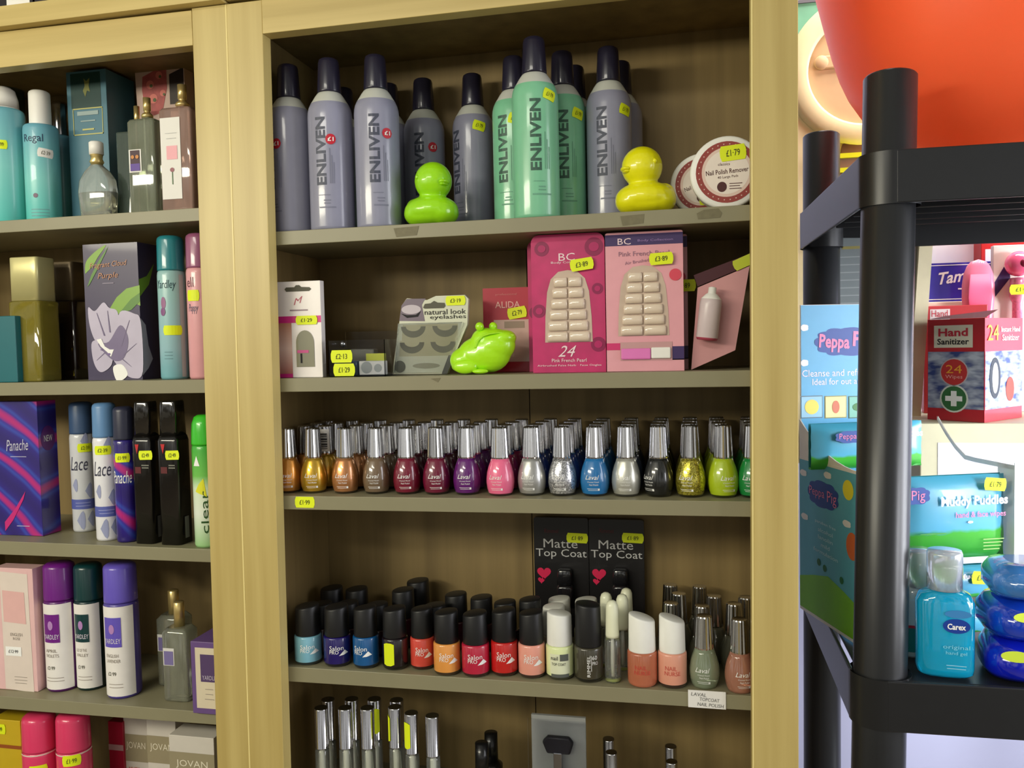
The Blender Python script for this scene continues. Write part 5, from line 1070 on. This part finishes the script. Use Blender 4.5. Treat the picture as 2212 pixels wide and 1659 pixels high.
k_ = len(pl); m.add(vs, [(i, i+1, k_+i+1, k_+i) for i in range(k_-1)], CW); m.add(vs2, [(i, k_+i, k_+i+1, i+1) for i in range(k_-1)], CW); m.add([(-.0012, y, z) for y, z in pl] + [(.0, y, z) for y, z in pl], [(i, k_+i, k_+i+1, i+1) for i in range(k_-1)], CW); m.build('side_wing', t)
zwr = loc_of(1972, 905, dep*.8)[1]
m = M(); pl = [(0.0, zL*1.0)] + [(dep*(i/n), zL + (zwr-zL)*max(0, (i/n-.60)/.40)**1.4) for i in range(1, n+1)]; x0 = uR; CWR = CW; m.add([(x0, y, z) for y, z in pl] + [(x0, y, z-.005) for y, z in pl], [(i, i+1, k_+i+1, k_+i) for i in range(k_-1)], CW); m.add([(x0+.0015, y, z) for y, z in pl] + [(x0+.0015, y, z-.005) for y, z in pl], [(i, k_+i, k_+i+1, i+1) for i in range(k_-1)], CW); m.build('side_wing', t)
# back card
m = M(); m.box(0, uH, dep-.0015, dep, 0, zH, CW); f = flat(dep-.0015); fb = flat(dep-.0015, .0006); fc = flat(dep-.0015, .001)
Q = lambda x, y: loc_of(x, y, dep-.002); m.patch(f, .0005, uH, .002, zH-.0005, SKY2, 1)
a = Q(1830, 738); kd = (Q(1860, 700)[0]-Q(1760, 700)[0])/100; cloud(m, fb, a[0], a[1], 135*kd, 56*kd, LB, 11); m.text('Peppa', fc, a[0]-28*kd, a[1]-3*kd, 66*kd, 36*kd, PKT, -.06, 0, .03); m.text('Pig', fc, a[0]+34*kd, a[1], 44*kd, 40*kd, PKT, -.06, 0, .03)
pw = mat((236, 226, 240), .5)
p = Q(1808, 805); m.text('Cleanse and refresh', fb, p[0], p[1], 150*kd, 14*kd, pw); p = Q(1834, 823); m.text('Ideal for out and about', fb, p[0], p[1], 158*kd, 13*kd, pw)
for i, (x, c) in enumerate(((1753, (150, 196, 220)), (1805, (232, 226, 150)), (1856, (120, 180, 160)))):
    a = Q(x, 879); m.patch(fb, a[0]-24*kd, a[0]+24*kd, a[1]-23*kd, a[1]+23*kd, mat(tuple(int(v*.6) for v in c), .5), 1); m.patch(fc, a[0]-22*kd, a[0]+22*kd, a[1]-21*kd, a[1]+21*kd, mat(c, .5), 1); m.disc(flat(dep-.0015, .0013), a[0], a[1], (15, 8, 15)[i]*kd, (15, 13, 9)[i]*kd, mat(((236, 210, 90), (200, 110, 80), (60, 120, 60))[i], .5))
for x, y in ((1738, 708), (1738, 784)): p = Q(x, y); cloud(m, fb, p[0], p[1], 16*kd, 13*kd, WH, 5)
m.build('back_card', t)
# packets of wipes: each one a thing
def wipes(v, x0, y0, x1, y1, lb, tag, mainpack=True):
    a = loc_of(x0, y1, v); b = loc_of(x1, y0, v); o = A1 + sd*v + fu*((a[0]+b[0])/2); w = (b[0]-a[0])/2; h = b[1]-a[1]
    p = thing('wipes_packet', lb, 'wipes', (o.x, o.y, DZ + a[1]), ang, 'packets of face wipes in the display carton')
    m = M(); secs = 6; vs = []; nn = 12; G2 = grad([(0, (40, 150, 60)), (h*.38, (70, 176, 50)), (h*.44, (90, 176, 210)), (h*1.0, (70, 160, 190))], wav=.012)
    for j in range(nn+1):
        for i in range(nn+1):
            s, q = i/nn, j/nn; e = (math.sin(math.pi*s)*math.sin(math.pi*q))**.35 if 0 < s < 1 and 0 < q < 1 else 0
            vs.append((-w + 2*w*s, -.012*e + .0006*math.sin(s*37+q*20), h*q))
    fs = [(j*(nn+1)+i, j*(nn+1)+i+1, (j+1)*(nn+1)+i+1, (j+1)*(nn+1)+i) for j in range(nn) for i in range(nn)]
    m.add(vs, fs, G2, True); m.add([(x, .006 - y*.3, z) for x, y, z in vs], [f[::-1] for f in fs], mat((60, 150, 160), .4), True)
    m.box(-w, w, 0.0, .006, 0, .002, G2)
    mp = flat(-.0125, .0006); mp2 = flat(-.0125, .0010); wk = mat((250, 244, 248), .5); ks = 2*w/212
    if mainpack:
        cloud(m, mp, -w*.84, h*.80, w*.52, h*.2, LB, 8); m.text('Pig', mp2, -w*.80, h*.79, w*.26, h*.15, PKT); m.text('Muddy Puddles', mp, w*.28, h*.70, w*1.28, h*.15, wk, 0, 0, .03); m.text('hand & face wipes', mp, w*.40, h*.54, w*.96, h*.09, mat((236, 130, 176), .5), 0, 0, .01)
        cloud(m, mp, w*.2, h*.46, w*.1, h*.03, WH, 5); cloud(m, mp, -w*.5, h*.34, w*.5, h*.02, mat((60, 150, 60), .5), 5)
        for i in range(4): m.patch(mp, w*.45, w*(.85-.03*i), h*(.24-.04*i), h*(.25-.04*i), mat((170, 220, 120), .5), 1)
    else:
        cloud(m, mp, -w*.35, h*.72, w*.62, h*.26, LB, 8); m.text('Peppa Pig', mp2, -w*.35, h*.72, w*.5, h*.16, PKT); m.text('Muddy Puddles', mp, w*.45, h*.74, w*.9, h*.2, wk, 0, 0, .03)
    m.build('packet_body', p)
    if tag: q = M(); q.tag(flat(-.0135, .0008), w*tag[0], h*tag[1], .026, .014, '£1·79', -.1, mp2=flat(-.0135, .0013)); q.build('price_label', p)['label'] = 'yellow price label'
wipes(.014, 1945, 1022, 2168, 1212, 'front packet of green and blue wipes, topmost in the carton opening', (.66, .90))
wipes(.014, 1945, 1216, 2168, 1300, 'lower packet of wipes with a yellow label, under the front one', (.42, .7), False)
wipes(.014, 1945, 1303, 2168, 1376, 'lowest packet of wipes in the carton, behind the gel bottles', None, False)
wipes(dep*.55, 1752, 908, 1990, 1015, 'rear packet of wipes standing higher behind the rack post', (.45, .5), False)

# sanitiser bottles on the tray front
def gel(px, yb, yt, ycap, w, c, lb, kind):
    p = atz(px, yb, ZT2+.0004); zc = proj(p)[2]; k = zc/F_; R = w*k/2; p = p + Vector((0, R*.6, 0)); H = atZ(px, yt, zc).z - DZ; hb = atZ(px, ycap, zc).z - DZ
    t = thing('hand_gel_bottle', lb, 'hand gel', (p.x, p.y, DZ), -.1, 'hand gel bottles on the rack')
    m = M(); b = mat(c, .08, trans=.45, coat=1, var=.03, sub=.3, name='tinted_gel') if kind else mat((206, 224, 222), .15, coat=1, name='milky_gel'); m.loft([(0, R*.85, R*.5), (.003, R*.97, R*.6), (.008, R, R*.62), (hb*.86, R, R*.62), (hb*.95, R*.86, R*.55), (hb, R*.55, R*.45)], b, 40, 3.2); f = flat(-R*.62, .0006); f2 = flat(-R*.62, .001)
    if kind:
        nb = mat((24, 60, 150), .4, name='navy_print'); m.disc(f, R*.30, hb*.62, R*.46, hb*.085, nb); m.text('Carex', f2, R*.30, hb*.615, R*.62, hb*.07, WINK, 0, 0, .03); m.disc(f, R*.35, hb*.76, R*.45, hb*.045, mat((60, 130, 190), .4)); m.text('original', f, R*.3, hb*.37, R*.9, hb*.06, mat((130, 210, 230), .4)); m.text('hand gel', f, R*.3, hb*.30, R*.7, hb*.05, mat((130, 210, 230), .4)); small_print(m, f, R*.3, hb*.16, R*.9, 2, .003, mat((150, 210, 230), .4))
    else:
        m.patch(f, -R*.8, R*.8, hb*.1, hb*.85, mat((214, 226, 224), .5), 1); m.text('hand', f2, R*.2, hb*.72, R*.9, hb*.09, mat((40, 120, 110), .5)); m.text('sanitiser', f2, R*.25, hb*.6, R*1.1, hb*.09, mat((60, 80, 100), .5)); m.patch(f2, -R*.8, R*.8, hb*.1, hb*.45, mat((30, 130, 120), .5), 1); m.patch(flat(-R*.62, .0013), -R*.8, R*.8, hb*.44, hb*.48, mat((200, 40, 60), .5), 1)
    m.build('bottle_body', t)
    M().lathe([(.0001, hb+.0003), (R*.62, hb+.0003), (R*.62, H-.003), (R*.58, H), (.0001, H)], PLAST if False else mat((214, 220, 226), .12, trans=.55, coat=1, var=.02, name='clear_cap'), 32).build('cap', t)
gel(2050, 1466, 1193, 1278, 116, (24, 196, 240), 'bright blue hand gel bottle with clear cap at the front of the rack', 1)
gel(1992, 1425, 1188, 1270, 84, (200, 220, 220), 'white and green labelled hand gel bottle behind the blue one', 0)
# blue wipes pouches, bottom right
def pouch(px, py0, py1, w, zoff, lb, c, rot, ztag):
    p = atz(px, py1, ZT2+.0004) if zoff == 0 else atz(px, 1470, ZT2+.0004); k = proj(p)[2]/F_; W = w*k/2
    t = thing('wipes_packet', lb, 'wipes', (p.x + .02, p.y + .03, DZ + zoff), rot, 'glossy blue wipes pouches'); m = M(); h = (py1-py0)*k
    secs = [(0, W*.9, .035), (h*.2, W, .045), (h*.6, W*.98, .045), (h*.9, W*.85, .034), (h, W*.55, .02)]
    m.loft(secs, mat(c, .15, coat=1, var=.35, scale=38, name='glossy_blue_foil'), 40, 3); f = lambda e: (lambda u, v: (u, -.045*(1-.3*abs(v/h-.4)**2) - e, v))
    m.disc(f(.001), -W*.4, h*.72, W*.32, h*.13, mat((200, 220, 60), .4)) if ztag else m.disc(f(.001), W*.3, h*.6, W*.4, h*.22, mat((40, 90, 190), .3)); m.build('pouch', t)
pouch(2195, 1385, 1472, 190, 0, 'lowest glossy dark blue wipes pouch in the bottom right', (14, 30, 190), -.15, True)
pouch(2195, 1320, 1400, 190, .0405, 'middle glossy blue wipes pouch with a lime oval', (16, 60, 190), .05, True)
pouch(2200, 1270, 1340, 180, .0790, 'topmost light blue wipes pouch in the stack', (60, 120, 190), -.05, False)

# cream storage box at the back of the tray, carrying the sanitising wipe boxes
ZS = 1.12
pA = atZ(1990, 915, ZS); topz = pA.z; bx0 = atZ(1988, 960, ZS).x; by = pA.y
t = thing('storage_box', 'cream storage box with lilac front panel under the red wipe boxes', 'box', (bx0, by, DZ)); hB = topz - DZ
m = M(); m.box(0, .23, 0, .20, 0, hB, mat((206, 202, 170), .5)); m.patch(flat(0, .0005), .022, .205, hB*.08, hB*.88, mat((212, 210, 222), .5, var=.06, scale=90), 1); m.build('carton', t, bevel=.0015)
BLU = bpy.data.materials.new('blue_photo_print'); BLU.use_nodes = True; tt = BLU.node_tree; b = tt.nodes['Principled BSDF']; b.inputs['Roughness'].default_value = .35
tc = tt.nodes.new('ShaderNodeTexCoord'); nz = tt.nodes.new('ShaderNodeTexNoise'); nz.inputs['Scale'].default_value = 40; mp_ = tt.nodes.new('ShaderNodeMapping'); mp_.inputs['Scale'].default_value = (1, 1, 2.5); rr = tt.nodes.new('ShaderNodeValToRGB')
rr.color_ramp.elements[0].position = .35; rr.color_ramp.elements[0].color = rgb((50, 70, 130)); rr.color_ramp.elements[1].position = .65; rr.color_ramp.elements[1].color = rgb((190, 200, 214))
tt.links.new(tc.outputs['Object'], mp_.inputs[0]); tt.links.new(mp_.outputs[0], nz.inputs[0]); tt.links.new(nz.outputs[0], rr.inputs[0]); tt.links.new(rr.outputs[0], b.inputs['Base Color'])
def sanit(x, y, z, lb, rz, w=.075, h=.15, d=.085):
    RD = mat((190, 36, 50), .35, coat=.4, name='red_carton'); t = thing('wipes_box', lb, 'box', (x, y, z), rz, 'red and blue sanitising wipe boxes'); m = M(); m.box(0, w, 0, d, 0, h, RD); f = lambda e=.0004: flat(0, e); s = lambda e=.0004: side(w, e)
    m.patch(f(), .0008, w-.0008, h*.12, h*.68, BLU, 1); m.patch(s(), .0008, d-.0008, h*.12, h*.68, BLU, 1)
    m.patch(f(.0006), w*.12, w*.80, h*.72, h*.94, mat((226, 222, 200), .5), 1); m.text('Hand', f(.001), w*.46, h*.87, w*.52, h*.08, mat((190, 40, 60), .5), 0, 0, .03); m.text('Sanitizer', f(.001), w*.46, h*.78, w*.56, h*.06, INKB, 0, 0, .02)
    m.disc(f(.0008), w*.48, h*.48, w*.25, w*.25, mat((200, 190, 190), .5)); m.disc(f(.001), w*.48, h*.48, w*.23, w*.23, mat((196, 50, 50), .5)); m.text('24', f(.0013), w*.48, h*.51, w*.28, h*.08, mat((240, 170, 50), .5)); m.text('Wipes', f(.0013), w*.48, h*.43, w*.3, h*.045, mat((240, 180, 170), .5))
    m.disc(f(.0008), w*.48, h*.22, w*.25, w*.25, mat((220, 226, 216), .5)); m.disc(f(.001), w*.48, h*.22, w*.22, w*.22, mat((50, 110, 60), .5)); m.patch(f(.0013), w*.43, w*.53, h*.145, h*.295, WINK, 1); m.patch(f(.0014), w*.33, w*.63, h*.195, h*.245, WINK, 1)
    m.text('24', s(.001), d*.2, h*.86, d*.28, h*.15, mat((240, 180, 40), .5)); m.text('Instant Hand', s(.001), d*.66, h*.89, d*.5, h*.05, WINK); m.text('Sanitizer', s(.001), d*.66, h*.81, d*.45, h*.06, WINK); m.disc(s(.001), d*.25, h*.42, d*.14, h*.2, mat((30, 40, 50), .5)); m.disc(s(.0013), d*.25, h*.42, d*.08, h*.15, mat((200, 206, 210), .5)); m.disc(s(.001), d*.65, h*.30, d*.11, h*.12, mat((210, 60, 40), .5))
    m.build('carton', t, bevel=.0008); q = M(); q.add([(0, 0, h+.0004), (w, 0, h+.0004), (w*.9, d*.5, h+.012), (-w*.05, d*.5, h+.006)], [(0, 1, 2, 3)], mat((150, 60, 50), .5)); q.build('lid_flap', t)
pb = atZ(2014, 915, ZS-.02)
kS = (ZS-.02)/F_
sanit(pb.x + .014, pb.y + .078, topz + .0004, 'front red and blue sanitising wipe box turned with one corner forward', -.74, 126*kS, 228*kS, .108)
pb2 = atZ(2000, 915, ZS+.07); sanit(pb2.x, pb2.y + .038, topz + .0004, 'rear sanitising wipe box showing only its red top at the left', -.1, .075, .162, .03) if False else None
t = thing('wipes_box', 'rear red wipe box with only its red top showing behind the front one', 'box', (at(2000, 800, by+.148).x, by + .158, topz + .0004), -.1, 'red and blue sanitising wipe boxes')
hh = at(2010, 662, by+.155).z - topz; m = M(); m.box(0, .085, 0, .024, 0, hh, mat((190, 60, 64), .4)); m.patch(flat(0), .008, .035, hh*.86, hh*.97, mat((226, 216, 214), .5), 1); m.text('Hand', flat(0, .0009), .021, hh*.93, .022, .010, mat((190, 40, 60), .5)); m.build('carton', t, bevel=.0008)

# goods on a white wall shelf behind the rack
YW = 1.42
zs = at(2060, 652, YW).z
t = thing('wall_shelf', 'white wall shelf behind the rack, its edge glowing in daylight', 'shelf', (0, 0, 0)); xa = at(1972, 600, YW).x
m = M(); m.box(xa, xa+.5, YW-.02, WY-.0005, zs-.018, zs, mat((240, 216, 196), .5)); m.build('shelf_board', t, bevel=.001)
m = M(); m.box(xa, xa+.5, WY-.008, WY-.0005, zs-.22, zs+.34, mat((244, 244, 250), .5, name='bright_white_board')); m.build('shelf_back', t)
x0, x1 = at(2004, 640, YW).x, at(2086, 640, YW).x; kT = 1.4/F_
h = at(2040, 570, YW).z - zs
t = thing('tampon_box', 'violet blue box with white script on the white wall shelf', 'box', (x0, YW-.012, zs + .0004)); m = M(); w = .115; m.box(-.01, w, 0, .06, 0, h, mat((54, 44, 160), .35, coat=.3)); m.text('Tampax', flat(0), .050, h*.62, .074, .024, WINK, .12, .4, .02); m.patch(flat(0), .04, .09, h*.30, h*.34, WINK, 1); m.patch(flat(0), -.01, w, h*.93, h*.95, WINK, 1); m.patch(flat(0), -.01, w, h*.05, h*.07, WINK, 1); m.build('carton', t, bevel=.001)
h2 = at(2040, 512, YW).z - zs
t = thing('white_carton', 'plain white carton behind the violet box, brightly lit', 'box', (x0+.015, YW+.055, zs + .0004)); m = M(); m.box(0, .086, 0, .05, 0, h2+.04, WHITEP); m.text('ray', flat(0), .045, h2*.98, .035, .012, mat((110, 90, 180), .5), 0, .3); m.build('carton', t, bevel=.001)
t = thing('red_box', 'red box at the right frame edge on the white wall shelf', 'box', (at(2124, 560, YW).x+.003, YW+.02, zs + .0004)); m = M(); m.box(0, .14, 0, .05, 0, h2+.05, mat((190, 36, 34), .4)); m.patch(flat(0), .006, .09, .004, h2*.80, mat((226, 222, 226), .5), 1); m.text('ea. o', flat(0), .06, h2*.96, .05, .014, WINK); m.build('carton', t, bevel=.001)
# pink brush and boxed pink toy on the storage box, behind the wipes
PKB = mat((236, 130, 160), .35, coat=.4, name='pink_plastic'); zb = topz + .0004
YP = by+.172; p = at(2116, 640, YP); ZP = proj(p)[2]; kP = ZP/F_; h = at(2105, 560, YP).z - zb
t = thing('hair_brush', 'pink paddle hair brush standing behind the wipe boxes', 'brush', (p.x-.002, YP, zb)); m = M()
m.loft([(0, .010, .006), (h*.40, .012, .006), (h*.55, .018, .007), (h*.75, .024, .008), (h*.92, .022, .008), (h, .010, .005)], PKB, 28, 2.4); m.build('brush_body', t, subd=1); M().loft([(h*.58, .012, .001), (h*.75, .017, .001), (h*.9, .014, .001)], mat((226, 100, 140), .5), 20, 2.4, c=(0, -.0093)).build('cushion', t)
YP = by+.180; p = at(2185, 640, YP); ZP = proj(p)[2]; h = at(2160, 530, YP).z - zb; kP = ZP/F_
t = thing('toy_pack', 'white pack with a pink ball headed toy and dotted stem, at the right frame edge', 'toy', (p.x+.004, YP, zb)); m = M(); w = 42*kP
zz = lambda y: at(2185, y, YP).z - zb
m.box(-w, w, 0, .012, 0, h, mat((226, 216, 206), .45)); m.poly([(-w*.9, zz(640)), (-w*.2, zz(600)), (-w*.3, zz(560)), (-w*.95, zz(610))], flat(0), mat((60, 30, 90), .5)); m.build('backing_card', t, bevel=.001)
q = M(); q.ball((0, -.015, zz(572)), (27*kP, 24*kP, 27*kP), mat((232, 96, 136), .15, coat=1)); q.build('ball_head', t)
q = M(); q.ball((4*kP, -.030, zz(572)), (9*kP, .004, 9*kP), mat((120, 20, 50), .3)); q.build('mouth_hole', t)
q = M(); q.lathe([(.007, zz(790)), (.007, zz(655)), (.011, zz(640)), (.010, zz(602)), (.0001, zz(600))], mat((224, 120, 150), .3, coat=.8, var=.5, scale=260), 20, c=(0, -.012)); q.build('stem', t)
q = M(); q.tag(flat(-.014, .018), 0, zz(628), 50*kP, 21*kP, '£1·00', mp2=flat(-.014, .0186)); q.build('price_label', t)['label'] = 'yellow price label'
# cream upright board and a grey notice card behind the posts
t = thing('upright_board', 'cream edged upright board behind the front rack post', 'board', (0, 0, 0)); Yu = 1.33
a = [at(*q, Yu) for q in ((1948, 930), (1984, 930), (2013, 510), (1955, 510))]; zb_ = min(p.z for p in a)
m = M(); m.prism([(a[0].x, a[0].z), (a[1].x-.018, a[1].z), (a[2].x-.018, a[2].z), (a[3].x, a[3].z)], Yu, Yu+.006, mat((150, 148, 142), .5)); m.prism([(a[1].x-.018, a[1].z), (a[1].x, a[1].z), (a[2].x, a[2].z), (a[2].x-.018, a[2].z)], Yu-.008, Yu+.006, mat((222, 212, 176), .5)); 
bs = Vector((a[0].x, 0, ZT2 - .1)); m.box(a[0].x, a[1].x-.02, Yu, Yu+.006, .001, a[0].z, mat((150, 148, 142), .5)); m.build('board', t)
t = thing('notice_card', 'grey printed card behind the rear rack post', 'card', (0, 0, 0)); Yn = 1.28
a = [at(*q, Yn) for q in ((1811, 900), (1872, 900), (1872, 514), (1811, 514))]
m = M(); m.prism([(p.x, p.z) for p in a], Yn, Yn+.003, mat((120, 128, 130), .5)); p = at(1838, 535, Yn); m.patch(flat(Yn), p.x-.012, p.x+.012, p.z-.002, p.z+.002, mat((150, 140, 80), .5), 1)
for i in range(8): m.patch(flat(Yn), p.x-.017, p.x+.02, p.z-.014-i*.011, p.z-.0125-i*.011, mat((150, 156, 158), .5), 1)
m.build('card', t)
